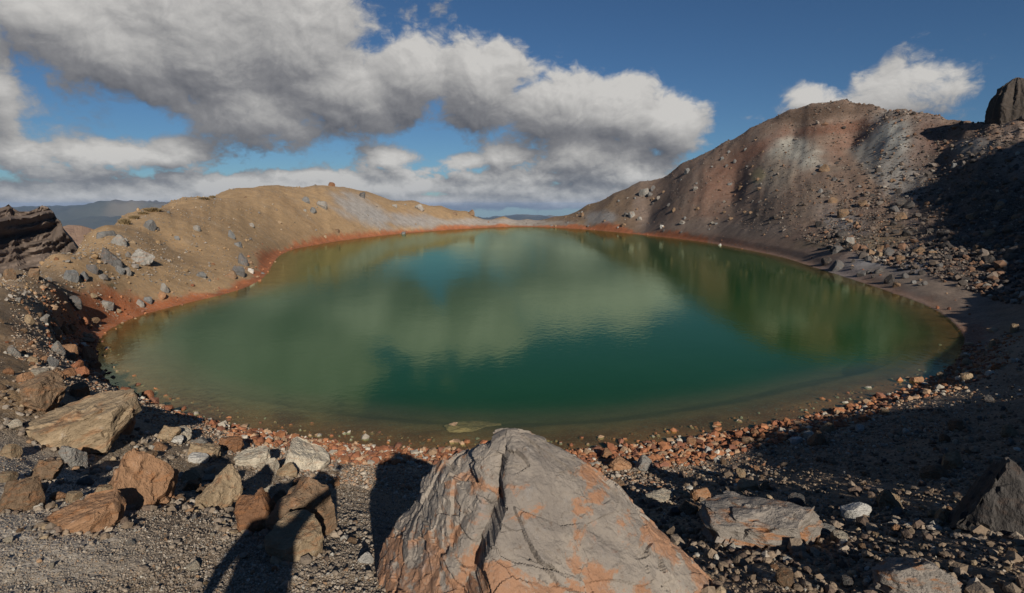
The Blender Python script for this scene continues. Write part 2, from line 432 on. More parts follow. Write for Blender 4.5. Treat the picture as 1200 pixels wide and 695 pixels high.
# debris streaks running down the slopes
sk = fbm(A_ * 42 + .5 * fbm(gx * .08, gy * .08, 2, 3, 161), RR[None] * .035 + 0 * A_, 1.0, 4, 165) * 1.7
C = C * (1 + (.13 * sk * (lh + rh))[..., None])
C = lerp(C, (.27, .21, .18), rh * ss(.15, .6, fbm(A_ * 17 + .6 * fbm(gx * .06, gy * .06, 5, 3, 171), RR[None] * .02 + 0 * A_, 4.0, 3, 175) * 1.6) * .4)
for (px, py, rx, ry, rot, col, w) in [
    (425, 246, 40, 16, 22, (.33, .315, .30), .75), (480, 258, 50, 9, 8, (.33, .31, .295), .75), (545, 261, 60, 5, 0, (.36, .325, .29), .7), (600, 260, 60, 4, 0, (.40, .35, .31), .7),
    (640, 262, 40, 4, 0, (.33, .29, .25), .5), (705, 255, 22, 8, 0, (.27, .26, .25), .7),
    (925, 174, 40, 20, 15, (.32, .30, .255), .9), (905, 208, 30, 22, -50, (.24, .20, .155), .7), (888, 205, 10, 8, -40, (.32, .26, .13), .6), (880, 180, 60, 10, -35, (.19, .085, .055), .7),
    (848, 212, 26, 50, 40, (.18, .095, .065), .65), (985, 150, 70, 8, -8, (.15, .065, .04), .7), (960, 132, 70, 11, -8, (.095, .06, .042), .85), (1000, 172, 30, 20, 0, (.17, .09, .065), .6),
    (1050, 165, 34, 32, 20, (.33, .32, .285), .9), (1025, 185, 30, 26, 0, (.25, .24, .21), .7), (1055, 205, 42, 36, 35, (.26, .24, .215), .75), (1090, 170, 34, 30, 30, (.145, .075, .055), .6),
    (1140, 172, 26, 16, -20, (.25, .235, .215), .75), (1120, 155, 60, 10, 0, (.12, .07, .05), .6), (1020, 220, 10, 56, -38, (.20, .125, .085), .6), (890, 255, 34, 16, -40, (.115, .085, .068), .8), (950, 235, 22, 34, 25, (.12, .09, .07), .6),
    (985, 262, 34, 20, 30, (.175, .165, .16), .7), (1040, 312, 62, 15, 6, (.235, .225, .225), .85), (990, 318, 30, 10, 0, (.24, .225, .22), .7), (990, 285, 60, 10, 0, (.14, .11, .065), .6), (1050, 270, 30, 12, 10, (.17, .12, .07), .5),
    (860, 268, 110, 10, 4, (.195, .15, .12), .6), (1090, 335, 90, 14, 12, (.23, .175, .135), .8), (1135, 372, 50, 26, 50, (.225, .165, .125), .8), (1130, 240, 55, 70, 0, (.075, .058, .048), .7), (1190, 270, 60, 60, 0, (.06, .048, .04), .75),  # the last two darken the far-right slope to stand in for its shadow
    (40, 345, 36, 40, 30, (.16, .115, .075), .75), (75, 392, 30, 14, 40, (.16, .10, .06), .6), (20, 430, 80, 70, 0, (.30, .195, .105), .8), (70, 415, 60, 34, 30, (.31, .17, .09), .6), (140, 480, 60, 20, 20, (.33, .24, .16), .7),
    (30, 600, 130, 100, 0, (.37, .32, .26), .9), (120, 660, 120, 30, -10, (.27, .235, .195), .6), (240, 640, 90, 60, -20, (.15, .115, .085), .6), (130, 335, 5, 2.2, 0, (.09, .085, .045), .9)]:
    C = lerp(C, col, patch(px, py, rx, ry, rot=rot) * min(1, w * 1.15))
# iron-stained rim along the waterline
wid = (1.05 + .35 * ss(60, 130, RR)[None]) * np.clip(1 + 1.3 * fbm(gx * .09, gy * .09, 2, 3, 151), .6, 1.5) + .4 * WOB2
rim = ss(1.0, .55, GS / np.maximum(wid, .25)) * (GS > 0)
rimw = np.where(A_ > .42, .45, 1.0) * np.where((A_ > .33) & (RR[None] > 30), .35, 1.0)
rimcol = np.array((.36, .115, .045)) * (1 + .35 * WOB2[..., None]) * np.where(A_ > .25, .72, 1.0)[..., None]
C = C * (1 - (rim * rimw * .92)[..., None]) + rimcol * (rim * rimw * .92)[..., None]
pale = ss(.9, 1.5, GS / np.maximum(wid, .3)) * ss(2.6, 1.6, GS / np.maximum(wid, .3)) * (RR < 25)[None]
C = lerp(C, (.36, .26, .175), pale * .6)
# lake bed: red mud at the edge, then olive silt
bed = (GS <= 0)
deep = ss(.15, 3.2, -GS + .7 * WOB2)
bc = lerp(np.zeros_like(C) + np.array((.30, .12, .06)) * (1 + .5 * WOB2[..., None]), (.27, .23, .12), deep)
C = np.where(bed[..., None], bc, C)
# far country
fk = ss(300, 900, RR)[None] + 0 * gx
fc = lerp(np.zeros_like(C) + np.array((.05, .055, .036)), (.20, .155, .10), ss(.05, .35, fbm(gx / 900., gy / 2600., 1, 4, 141)) * .8)
C = C * (1 - fk[..., None]) + fc * fk[..., None]
C = np.clip(C, .01, .6)

verts = np.concatenate([np.stack([gx, gy, GZ], -1).reshape(-1, 3), [[0, 0, 3.3]]])
ii, jj = np.meshgrid(np.arange(NA), np.arange(NR - 1), indexing='ij')
i2 = (ii + 1) % NA
faces = np.stack([ii * NR + jj, ii * NR + jj + 1, i2 * NR + jj + 1, i2 * NR + jj], -1).reshape(-1, 4)[:, ::-1]

gm, t = new_mat('volcanic soil')
tc = t.node('ShaderNodeNewGeometry'); pos = tc.outputs['Position']
ca = t.node('ShaderNodeAttribute', attribute_name='Col').outputs['Color']
na_ = t.noise(pos, 26.0, 5, .65); nb_ = t.noise(pos, 5.0, 6, .6); nc_ = t.noise(pos, .9, 6, .62)
vo = t.voro(pos, 30.0); vo2 = t.voro(pos, 75.0); vo3 = t.voro(pos, 4.2)
f1 = t.math('MULTIPLY_ADD', na_, 1.1, .45); f2 = t.math('MULTIPLY_ADD', nb_, .9, .55); f3 = t.math('MULTIPLY_ADD', nc_, 1.0, .5)
f = t.math('MULTIPLY', t.math('MULTIPLY', f1, f2), f3)
c1 = t.mix(1.0, ca, t.node('ShaderNodeCombineColor', {0: f, 1: f, 2: f}).outputs[0], 'MULTIPLY')
vr = t.node('ShaderNodeSeparateColor', {0: vo.outputs['Color']})
speck = t.math('GREATER_THAN', vr.outputs[0], .86)
c1 = t.mix(t.math('MULTIPLY', speck, .45), c1, (.36, .30, .23, 1))
vr3 = t.node('ShaderNodeSeparateColor', {0: vo3.outputs['Color']})
c1 = t.mix(t.math('MULTIPLY', t.math('MULTIPLY', t.math('GREATER_THAN', vr3.outputs[0], .90), t.math('LESS_THAN', vo3.outputs['Distance'], .32)), .5), c1, (.27, .235, .20, 1))
h = t.math('ADD', t.math('MULTIPLY', t.math('SUBTRACT', 1.0, vo.outputs['Distance']), .030), t.math('MULTIPLY', t.math('SUBTRACT', 1.0, vo2.outputs['Distance']), .012))
h = t.math('ADD', h, t.math('MULTIPLY', nb_, .05))
h = t.math('ADD', h, t.math('MULTIPLY', t.math('MULTIPLY', nc_, nc_), .14))
bmp = t.bump(h, .36, 1.0)
p = principled(t, Base_Color=c1, Roughness=.95, Normal=bmp)
p.inputs['Specular IOR Level'].default_value = .15
t.l.new(p.outputs[0], t.out.inputs[0])

me = np_mesh('ground', verts, faces, gm, True)
# the disc under the viewer's feet
bm = bmesh.new(); bm.from_mesh(me); bm.verts.ensure_lookup_table()
cv_ = bm.verts[len(verts) - 1]
for i in range(NA):
    bm.faces.new((bm.verts[i * NR], cv_, bm.verts[((i + 1) % NA) * NR])).smooth = True
bm.normal_update(); bm.to_mesh(me); bm.free()
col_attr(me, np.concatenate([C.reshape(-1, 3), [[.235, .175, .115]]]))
tag(link('ground', me), kind='structure')

# ------------------------------------------------------------------ the lake
# the water sheet follows the grid so that every point knows the depth below it
sel = (GS <= .35) & (RR < 160)[None]
idx = np.full(gx.shape, -1); 
q = sel[:, :-1] | sel[:, 1:]
cell = (sel[:, :-1] & sel[:, 1:]); cell = cell & np.roll(cell, -1, axis=0)
use = np.zeros(gx.shape, bool)
for di in (0, 1):
    for dj in (0, 1):
        mm = np.zeros(gx.shape, bool); mm[:, dj:NR - 1 + dj] |= cell; use |= np.roll(mm, di, axis=0)
idx[use] = np.arange(use.sum())
ci, cj = np.nonzero(cell); c2 = (ci + 1) % NA
wf = np.stack([idx[ci, cj], idx[c2, cj], idx[c2, cj + 1], idx[ci, cj + 1]], -1)
wv_ = np.stack([gx[use], gy[use], np.zeros(use.sum())], -1)
wm, t = new_mat('green lake water')
dep = t.node('ShaderNodeAttribute', attribute_name='depth').outputs['Fac']
pos = t.node('ShaderNodeNewGeometry').outputs['Position']
silt = t.noise(t.vmath('MULTIPLY', pos, (.25, .25, 0)), 1.0, 4, .6)
turb = t.math('SUBTRACT', 1.0, t.math('POWER', .02, t.math('MULTIPLY', dep, t.math('MULTIPLY_ADD', silt, .8, .6))))
body = t.mix(t.sstep(dep, .05, .55), (.085, .105, .045, 1), (.010, .066, .016, 1))
body = t.mix(t.math('MULTIPLY', t.sstep(silt, .45, .75), .35), body, (.020, .086, .027, 1))
rp = t.vmath('MULTIPLY', pos, (1.0, .8, 0))
wav = t.noise(rp, 4.5, 3, .55)
wav2 = t.noise(rp, .5, 2, .5)
calm = t.sstep(t.noise(t.vmath('MULTIPLY', pos, (.05, .03, 0)), 1.0, 2, .5), .35, .7, .25, 1.0)
bw = t.bump(t.math('MULTIPLY', wav, calm), .28, .030)
bw = t.bump(wav2, .10, .06, bw)
dif_ = t.node('ShaderNodeBsdfDiffuse', {'Color': body})
tra = t.node('ShaderNodeBsdfTransparent', {'Color': (.80, .86, .70, 1)})
m1 = t.node('ShaderNodeMixShader', {0: turb}); t.l.new(tra.outputs[0], m1.inputs[1]); t.l.new(dif_.outputs[0], m1.inputs[2])
glo = t.node('ShaderNodeBsdfGlossy', {'Color': (.66, .76, .54, 1), 'Roughness': .055, 'Normal': bw})
inc = t.node('ShaderNodeNewGeometry').outputs['Incoming']
ndv = t.math('ABSOLUTE', t.vmath('DOT_PRODUCT', inc, bw))
fres = t.math('MULTIPLY_ADD', t.math('POWER', t.math('SUBTRACT', 1.0, ndv, clamp=True), 5.0), .96, .018, clamp=True)
m2 = t.node('ShaderNodeMixShader', {0: fres}); t.l.new(m1.outputs[0], m2.inputs[1]); t.l.new(glo.outputs[0], m2.inputs[2])
t.l.new(m2.outputs[0], t.out.inputs[0])
wme = np_mesh('lake_water', wv_, wf, wm, True)
flt_attr(wme, np.clip(-GZ[use], 0, 5), 'depth')
tag(link('lake_water', wme), kind='structure')
# ------------------------------------------------------------------ rock material (colour comes from each rock)
rm, t = new_mat('volcanic rock')
oi = t.node('ShaderNodeObjectInfo')
tcn = t.node('ShaderNodeTexCoord')
ofs = t.math('MULTIPLY', oi.outputs['Random'], 57.0)
pos = t.vmath('ADD', tcn.outputs['Object'], t.node('ShaderNodeCombineXYZ', {0: ofs, 1: ofs, 2: ofs}).outputs[0])
wpos = t.node('ShaderNodeNewGeometry').outputs['Position']
a1 = t.noise(pos, 2.6, 7, .65); a2 = t.noise(pos, 9, 6, .65); a3 = t.noise(t.vmath('MULTIPLY', pos, (1, 1, 3.0)), 3.5, 5, .6)
base = oi.outputs['Color']
fac = t.math('MULTIPLY', t.math('MULTIPLY_ADD', a1, 1.0, .5), t.math('MULTIPLY_ADD', a2, 1.0, .5))
c = t.mix(1.0, base, t.node('ShaderNodeCombineColor', {0: fac, 1: fac, 2: fac}).outputs[0], 'MULTIPLY')
ros = t.math('MULTIPLY', t.sstep(a3, .50, .66), oi.outputs['Alpha'])
c = t.mix(ros, c, (.33, .15, .065, 1))
c = t.mix(t.math('MULTIPLY', t.sstep(a2, .60, .72), .35), c, (.40, .37, .33, 1))
h = t.math('ADD', t.math('MULTIPLY', a2, .06), t.math('MULTIPLY', a1, .10))
h = t.math('ADD', h, t.math('MULTIPLY', t.noise(pos, 40, 4, .6), .012))
p = principled(t, Base_Color=c, Roughness=.9, Normal=t.bump(h, .9, 1.0))
p.inputs['Specular IOR Level'].default_value = .2
t.l.new(p.outputs[0], t.out.inputs[0])

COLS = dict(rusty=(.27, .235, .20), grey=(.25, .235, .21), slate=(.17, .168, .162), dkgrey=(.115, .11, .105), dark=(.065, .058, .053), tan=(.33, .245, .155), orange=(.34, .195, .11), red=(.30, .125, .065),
            brown=(.20, .135, .085), pale=(.44, .385, .30), white=(.56, .53, .48), rust=(.25, .13, .07))
RUST = dict(rusty=.9, grey=.35, slate=.1, dkgrey=.2, dark=.1, tan=.5, orange=.8, red=.6, brown=.5, pale=.3, white=.05, rust=.8)

from mathutils.kdtree import KDTree
def chisel(v, seed, size, slope, aniso=(1, 1, 1), nrm=None, warp=.35):
    """break a surface into flat facets that meet in sharp steps"""
    r = np.random.default_rng(seed + 900)
    an = np.array(aniso)
    w = v * an + warp * size * np.stack([perlin(v[:, 0] / size * .6 + k * 9, v[:, 1] / size * .6, v[:, 2] / size * .6, seed % 30 + k) for k in range(3)], 1)
    lo_, hi_ = w.min(0) - size, w.max(0) + size
    n_ = max(8, int(np.prod((hi_ - lo_) / size)))
    pts = r.uniform(lo_, hi_, (n_, 3)); dirs = r.normal(size=(n_, 3)); dirs /= np.linalg.norm(dirs, axis=1)[:, None]
    kd = KDTree(n_)
    for i, q in enumerate(pts): kd.insert(q, i)
    kd.balance()
    ix = np.array([kd.find(q)[1] for q in w])
    h = ((w - pts[ix]) * dirs[ix]).sum(1) * slope + (r.uniform(-.25, .25, n_) * size * slope)[ix]
    if nrm is None: nrm = v / np.maximum(np.linalg.norm(v, axis=1), 1e-6)[:, None]
    return v + nrm * h[:, None]

def rock_shape(seed, sub=4, cuts=13, lo=.5, hi=.93, rough=.05, slab=False):
    """an angular broken stone whose bounding box is one unit each way"""
    r = np.random.default_rng(seed)
    bm = bmesh.new(); bmesh.ops.create_icosphere(bm, subdivisions=sub, radius=1.0)
    v = np.array([q.co[:] for q in bm.verts])
    base = v.copy()
    for k in range(cuts):
        n_ = r.normal(size=3)
        if slab and k < 3: n_ = np.array((r.normal() * .18, r.normal() * .18, (1, -1, 1)[k]))
        n_ /= np.linalg.norm(n_)
        o = r.uniform(lo, hi) * (.6 if slab and k < 3 else 1)
        d = v @ n_ - o
        v = v - np.maximum(d, 0)[:, None] * n_
    o1 = r.uniform(0, 50)
    nrm = base
    if sub >= 4:
        v = chisel(v, seed, .42, .20, (1, 1, 1.5)); v = chisel(v, seed + 1, .16, .16, (1, 1, 1.4))
    dsp = rough * fbm(v[:, 0] * 2.2 + o1, v[:, 1] * 2.2, v[:, 2] * 2.2, 4, seed % 60)
    tr = perlin(v[:, 0] * 1.6 + o1, v[:, 1] * 1.6, v[:, 2] * 3.2 + o1, seed % 40)
    dsp = dsp + (rough * .8 * (np.round(tr * 5) / 5 - tr * .4) if sub < 4 else 0)
    v = v + nrm * dsp[:, None]
    mn, mx_ = v.min(0), v.max(0)
    v = (v - (mn + mx_) / 2) / (mx_ - mn)
    for q, c_ in zip(bm.verts, v): q.co = c_
    bm.normal_update()
    for f_ in bm.faces: f_.smooth = sub >= 4
    me_ = bpy.data.meshes.new('rock'); bm.to_mesh(me_); bm.free()
    if sub >= 4:
        me_.set_sharp_from_angle(angle=R_(32))
    me_.materials.append(rm)
    return me_

POOL = [rock_shape(100 + i, 3, 11, .45, .9, .07) for i in range(16)]
POOLS = [rock_shape(140 + i, 3, 11, .5, .9, .06, True) for i in range(6)]
FINE = [rock_shape(200 + i, 5, 13, .42, .9, .06) for i in range(10)]
FINES = [rock_shape(240 + i, 5, 11, .5, .9, .05, True) for i in range(6)]
rr_ = random.Random(5)
ROCKS = []
def rock(name, px, py, w, h, col, label, cat='rock', group=None, pool=None, k=None, roll=0.0, deep=1.0, sink=.36, turn=None):
    """a stone seen at a picture point with the given size there: set on the ground it stands on"""
    g = hit(px, py + h * .38)
    if g is None: return None
    dist = g[1] * CP - (g[2] - EYE) * SP
    W_, H_ = w * dist / FPX, h * dist / FPX
    if pool is None: pool = FINE if w > 24 else POOL
    me_ = pool[(k if k is not None else rr_.randrange(999)) % len(pool)]
    o = link(name, me_)
    fl = 1.45 if H_ < W_ else 1.3
    H_ *= fl
    o.scale = (W_, W_ * deep * rr_.uniform(.75, 1.0), H_)
    a = math.atan2(g[0], g[1])
    o.location = (g[0], g[1] + W_ * .25, g[2] + H_ * (.5 - sink - (.08 if dist > 25 else 0)))
    o.rotation_euler = Euler((rr_.uniform(-.12, .12), R_(roll) + rr_.uniform(-.08, .08), -a + (rr_.choice((0, math.pi)) if turn is None else R_(turn)) + rr_.uniform(-.25, .25)))
    j = rr_.uniform(.85, 1.15)
    c_ = COLS[col]
    o.color = (c_[0] * j, c_[1] * j, c_[2] * j, RUST[col])
    tag(o, label, cat, group)
    ROCKS.append((g[0], g[1], max(W_, H_)))
    return o

BIG = [
 # px, py, w, h, colour, label, extras
 (42, 464, 46, 44, 'brown', 'round rust brown boulder with a charcoal shaded flank at the bank edge', dict(k=1)),
 (92, 504, 112, 56, 'tan', 'long pale boulder speckled with orange, sloping down toward the black hollow', dict(pool=FINES, k=0, roll=24)),
 (155, 568, 80, 70, 'orange', 'bright orange angular boulder above the dark gravel hollow', dict(k=2)),
 (134, 490, 34, 42, 'orange', 'orange pointed boulder with a grey tip beside the speckled pale slab', dict(k=3)),
 (82, 536, 28, 30, 'grey', 'small grey triangular stone under the speckled pale slab', dict(pool=FINE, k=4)),
 (92, 611, 76, 26, 'orange', 'low orange and grey ledge of rock lying on pale grey gravel', dict(pool=FINES, k=1, roll=-8)),
 (15, 583, 46, 34, 'brown', 'low brown ledge half buried in the pale gravel slope', dict(pool=FINES, k=2)),
 (252, 576, 50, 56, 'tan', 'tan flat-faced boulder with gravel on its back, beside the black hollow', dict(k=5)),
 (235, 531, 36, 20, 'tan', 'grey tan flat slab above the white stone by the beach', dict(pool=FINES, k=3)),
 (230, 539, 22, 10, 'white', 'white flat stone under the grey tan slab', dict(pool=POOLS, k=1)),
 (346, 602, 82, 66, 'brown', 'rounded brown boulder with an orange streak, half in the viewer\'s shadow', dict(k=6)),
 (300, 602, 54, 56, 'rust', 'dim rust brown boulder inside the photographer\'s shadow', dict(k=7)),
 (338, 640, 64, 38, 'tan', 'layered tan stone leaning beneath the rounded brown boulder', dict(pool=FINES, k=4)),
 (356, 541, 52, 26, 'pale', 'pale cream slab with faint stripes beside the photographer\'s head shadow', dict(pool=FINES, k=5, roll=10)),
 (292, 541, 40, 18, 'pale', 'pale grey block next to the orange pebble beach', dict(pool=FINES, k=0)),
 (316, 548, 20, 20, 'pale', 'small pale block between the cream slab and the pale grey block', dict(k=3)),
 (335, 553, 24, 16, 'tan', 'tan wedge of stone under the cream slab', dict(k=9)),
 (265, 522, 30, 14, 'rust', 'flat rusty stone at the edge of the pebble beach', dict(pool=FINES, k=2)),
 (427, 656, 18, 10, 'white', 'small white stone alone in deep shadow', dict(k=2)),
 (206, 517, 15, 8, 'white', 'white chip of stone on the rim of the black hollow', dict(k=4)),
 (904, 622, 142, 50, 'rusty', 'large flat grey boulder with a rusty top, tipped in dark gravel', dict(pool=FINES, k=3, roll=5, turn=0)),
 (1088, 690, 92, 42, 'rusty', 'grey weathered boulder poking up from the bottom edge', dict(k=8)),
 (1180, 585, 90, 104, 'dark', 'large dark boulder standing in shade on the slope', dict(k=9)),  # shade is put into this one's dark colour
 (773, 586, 28, 14, 'pale', 'pale stone beside the flank of the huge boulder', dict(k=1)),
 (823, 582, 24, 16, 'orange', 'orange tan stone above the tipped flat boulder', dict(k=6)),
 (808, 598, 26, 14, 'brown', 'brown broken stone between the huge boulder and the tipped flat boulder', dict(k=7)),
 (878, 572, 24, 10, 'tan', 'long tan stone lying above the tipped flat boulder', dict(pool=POOLS, k=3)),
 (1120, 540, 22, 24, 'tan', 'upright tan stone on the shaded slope', dict(k=0)),
 (1102, 556, 32, 16, 'brown', 'low brown stone beneath the upright tan one', dict(k=2)),
 (1008, 604, 34, 18, 'white', 'pale grey oblong stone lit among the shadows', dict(pool=POOLS, k=0)),
 (1048, 588, 26, 22, 'tan', 'knobbly tan stone above the pale oblong one', dict(k=5)),
 (728, 546, 28, 16, 'orange', 'orange rounded stone on the shore behind the huge boulder', dict(k=3)),
 (711, 534, 14, 12, 'orange', 'small orange stone at the waterline behind the huge boulder', dict(k=8)),
 (811, 519, 12, 9, 'orange', 'orange block standing on the red shingle', dict(k=4)),
 (829, 528, 10, 9, 'white', 'small white stone on the red shingle', dict(k=5)),
 (972, 503, 16, 13, 'tan', 'square tan stone on the pebbly bank', dict(k=11)),
 (957, 514, 16, 12, 'pale', 'pale curved stone on the pebbly bank', dict(k=12)),
 (1009, 502, 9, 9, 'white', 'round white stone on the pebbly bank', dict(k=13)),
 (935, 517, 14, 7, 'white', 'flat white stone on the pebbly bank', dict(k=14, pool=POOLS)),
 (886, 509, 10, 9, 'orange', 'orange stone sitting in the water edge of the near bank', dict(k=15)),
 (172, 464, 13, 12, 'red', 'red triangular stone standing in the shallows', dict(k=1)),
 (146, 458, 11, 8, 'red', 'flat red stone in the shallows beside the triangular one', dict(k=7, pool=POOLS)),
 (90, 459, 20, 17, 'brown', 'brown stone casting a black shadow on the small beach', dict(k=6)),
 (14, 411, 12, 14, 'grey', 'grey block at the frame edge on the brown bank', dict(k=5)),
 (66, 408, 13, 18, 'grey', 'upright grey block on the brown bank', dict(k=0)),
 (78, 412, 18, 15, 'orange', 'broad orange stone next to the upright grey block', dict(k=4)),
 (60, 424, 12, 14, 'slate', 'dark slate wedge on the brown bank', dict(k=9)),
 (102, 415, 17, 20, 'orange', 'tall orange stone at the edge of the water', dict(k=2)),
 (109, 429, 13, 9, 'orange', 'orange stone awash at the water edge', dict(k=3)),
 (42, 438, 20, 9, 'pale', 'long pale stone on the brown bank', dict(k=4, pool=POOLS)),
 (64, 440, 10, 12, 'tan', 'tan upright stone beside the red heap', dict(k=10)),
 (88, 428, 14, 10, 'red', 'red stone on top of the heap by the water', dict(k=12)),
 (94, 437, 15, 12, 'red', 'large red stone low in the heap by the water', dict(k=13)),
 (79, 437, 14, 9, 'rust', 'rust stone at the landward end of the red heap', dict(k=14)),
 (33, 375, 11, 14, 'tan', 'tan pointed stone with a long black shadow on the bank', dict(k=11)),
 (50, 374, 13, 10, 'grey', 'grey knobbly stone behind the tan pointed one', dict(k=12)),
 (74, 386, 9, 11, 'orange', 'small orange stone in a row above the water', dict(k=8)),
 (84, 385, 9, 10, 'rust', 'small rust stone in a row above the water', dict(k=9)),
 (97, 376, 8, 7, 'red', 'red stone where the bank meets the tan hill', dict(k=2)),
 (85, 354, 15, 13, 'dkgrey', 'dark grey crumbly rock at the foot of the tan hill', dict(k=15)),
 (124, 357, 14, 9, 'grey', 'grey flat rock above the red water edge', dict(k=1, pool=POOLS)),
 (162, 354, 9, 9, 'grey', 'pale grey rock just above the red shore stones', dict(k=0)),
 (172, 352, 9, 8, 'slate', 'slate rock next to the pale grey one above the shore', dict(k=4)),
 (187, 346, 12, 8, 'orange', 'half orange half grey rock above the shore', dict(k=5)),
 (10, 322, 12, 16, 'brown', 'upright brown rock on the skyline of the near bank', dict(k=6)),
 (38, 321, 12, 13, 'brown', 'brown rock behind the near bank crest', dict(k=7)),
 (174, 263, 14, 15, 'slate', 'slate rock standing alone high on the tan hill', dict(k=3)),
 (163, 300, 27, 20, 'grey', 'largest grey boulder on the tan hill', dict(k=3, pool=FINE)),
 (128, 299, 20, 27, 'dkgrey', 'tall dark boulder on the tan hill', dict(k=5, pool=FINE, roll=-8)),
 (136, 281, 16, 14, 'grey', 'pale grey rock above the tall dark boulder', dict(k=2)),
 (121, 274, 19, 9, 'slate', 'flat slate rock near the crest of the tan hill', dict(k=2, pool=POOLS)),
 (81, 324, 15, 13, 'slate', 'slate rock low on the flank of the tan hill', dict(k=6)),
 (107, 315, 12, 11, 'dkgrey', 'dark rock above a pair of small grey rocks on the tan hill', dict(k=7)),
 (98, 324, 9, 13, 'slate', 'narrow grey rock beside the slate one on the hill flank', dict(k=8)),
 (139, 315, 10, 12, 'slate', 'leaning slate rock under the tall dark boulder', dict(k=9)),
 (147, 317, 10, 10, 'grey', 'grey rock touching the leaning slate one', dict(k=10)),
 (192, 337, 9, 14, 'grey', 'narrow grey rock standing near the shore of the tan hill', dict(k=11)),
 (284, 303, 11, 19, 'dkgrey', 'tall dark rock above the red stained shore', dict(k=12)),
 (277, 317, 15, 13, 'dkgrey', 'dark split rock close to the red stained shore', dict(k=13)),
 (269, 322, 13, 8, 'brown', 'brown flat rock leaning on the dark split rock', dict(k=3, pool=POOLS, roll=30)),
 (293, 317, 7, 6, 'white', 'small white rock on the red stained shore', dict(k=14)),
 (235, 322, 11, 8, 'slate', 'slate rock alone on the smooth tan slope', dict(k=15)),
 (230, 267, 8, 9, 'grey', 'pointed grey rock in the middle of the tan slope', dict(k=1)),
 (270, 274, 9, 12, 'slate', 'slate rock pile in the middle of the tan slope', dict(k=2)),
 (278, 286, 9, 6, 'slate', 'flat slate rock below the slate pile', dict(k=4, pool=POOLS)),
 (358, 234, 9, 8, 'slate', 'slate rock with a rusty base high on the tan hill', dict(k=3)),
 (376, 240, 13, 9, 'grey', 'pale grey oblong rock high on the tan hill', dict(k=4)),
 (365, 246, 10, 7, 'slate', 'slate flat rock below the oblong one on the tan hill', dict(k=5)),
 (388, 216, 8, 6, 'rust', 'reddish rock on the summit of the tan hill', dict(k=6)),
 (424, 228, 8, 8, 'dkgrey', 'dark rock on the crest above the pale ash streak', dict(k=7)),
 (491, 243, 12, 9, 'grey', 'grey rubble block on the crest of the pale ash bank', dict(k=8)),
 (552, 249, 8, 9, 'brown', 'brown rock standing on the low skyline at the far shore', dict(k=9)),
 (756, 225, 13, 11, 'grey', 'largest pale block on the dark hill flank', dict(k=10)),
 (766, 220, 7, 7, 'dkgrey', 'dark rock right above the largest pale block', dict(k=11)),
 (763, 227, 7, 6, 'dkgrey', 'dark rock touching the side of the largest pale block', dict(k=12)),
 (741, 251, 8, 9, 'grey', 'pale grey upright rock above the far shore', dict(k=13)),
 (734, 251, 6, 6, 'dkgrey', 'dark rock beside the pale upright one', dict(k=14)),
 (750, 256, 6, 6, 'grey', 'small grey rock below the pale upright one', dict(k=15)),
 (800, 261, 8, 5, 'grey', 'pale flat rock on the lower hill above the beach', dict(k=0)),
 (776, 266, 5, 4, 'white', 'white stone on the brown beach of the far shore', dict(k=1)),
 (844, 287, 4, 4, 'white', 'white stone at the waterline of the far shore', dict(k=2)),
 (806, 200, 7, 8, 'slate', 'slate rock near the sloping skyline of the dark hill', dict(k=3)),
 (997, 282, 10, 12, 'grey', 'lit grey slab standing in the rubble heap', dict(k=4)),
 (982, 311, 18, 14, 'dkgrey', 'dark block at the water end of the rubble heap', dict(k=5)),
 (983, 292, 12, 9, 'dkgrey', 'dark rock beside the lit grey slab', dict(k=6)),
 (1031, 291, 10, 9, 'brown', 'brown rounded rock in the rubble heap', dict(k=7)),
 (1043, 295, 12, 11, 'dkgrey', 'dark angular rock in the rubble heap', dict(k=8)),
 (1022, 296, 11, 9, 'brown', 'dim brown rock in the middle of the rubble heap', dict(k=9)),
 (1032, 298, 9, 7, 'tan', 'light brown rock under the rounded brown one', dict(k=10)),
 (1018, 303, 9, 9, 'dkgrey', 'dark rock resting on the grey ash bank', dict(k=11)),
 (1031, 317, 10, 7, 'dkgrey', 'dark rock low on the grey ash bank', dict(k=12)),
 (1011, 321, 10, 7, 'dkgrey', 'dark rock at the foot of the grey ash bank', dict(k=13)),
 (1048, 262, 8, 7, 'dark', 'black rock on the scree above the rubble heap', dict(k=14)),
 (1134, 425, 10, 10, 'tan', 'tan stone beside the shaded corner of the lake', dict(k=15)),
 (1123, 435, 9, 9, 'orange', 'orange stone beside the shaded corner of the lake', dict(k=0)),
 (1105, 441, 11, 8, 'tan', 'pinkish tan stone at the shaded water edge', dict(k=1)),
 (1076, 446, 15, 8, 'orange', 'long orange stone at the tip of the near bank', dict(k=2, pool=POOLS)),
 (1164, 403, 7, 11, 'tan', 'slim tan stone leaning on the shaded slope', dict(k=3)),
 (1190, 385, 8, 12, 'tan', 'slim tan stone higher on the shaded slope', dict(k=4)),
]
for (px, py, w, h, col, lab, ex) in BIG:
    rock('boulder' if w > 24 else 'rock', px, py, w, h, col, lab, 'boulder' if w > 24 else 'rock', **ex)

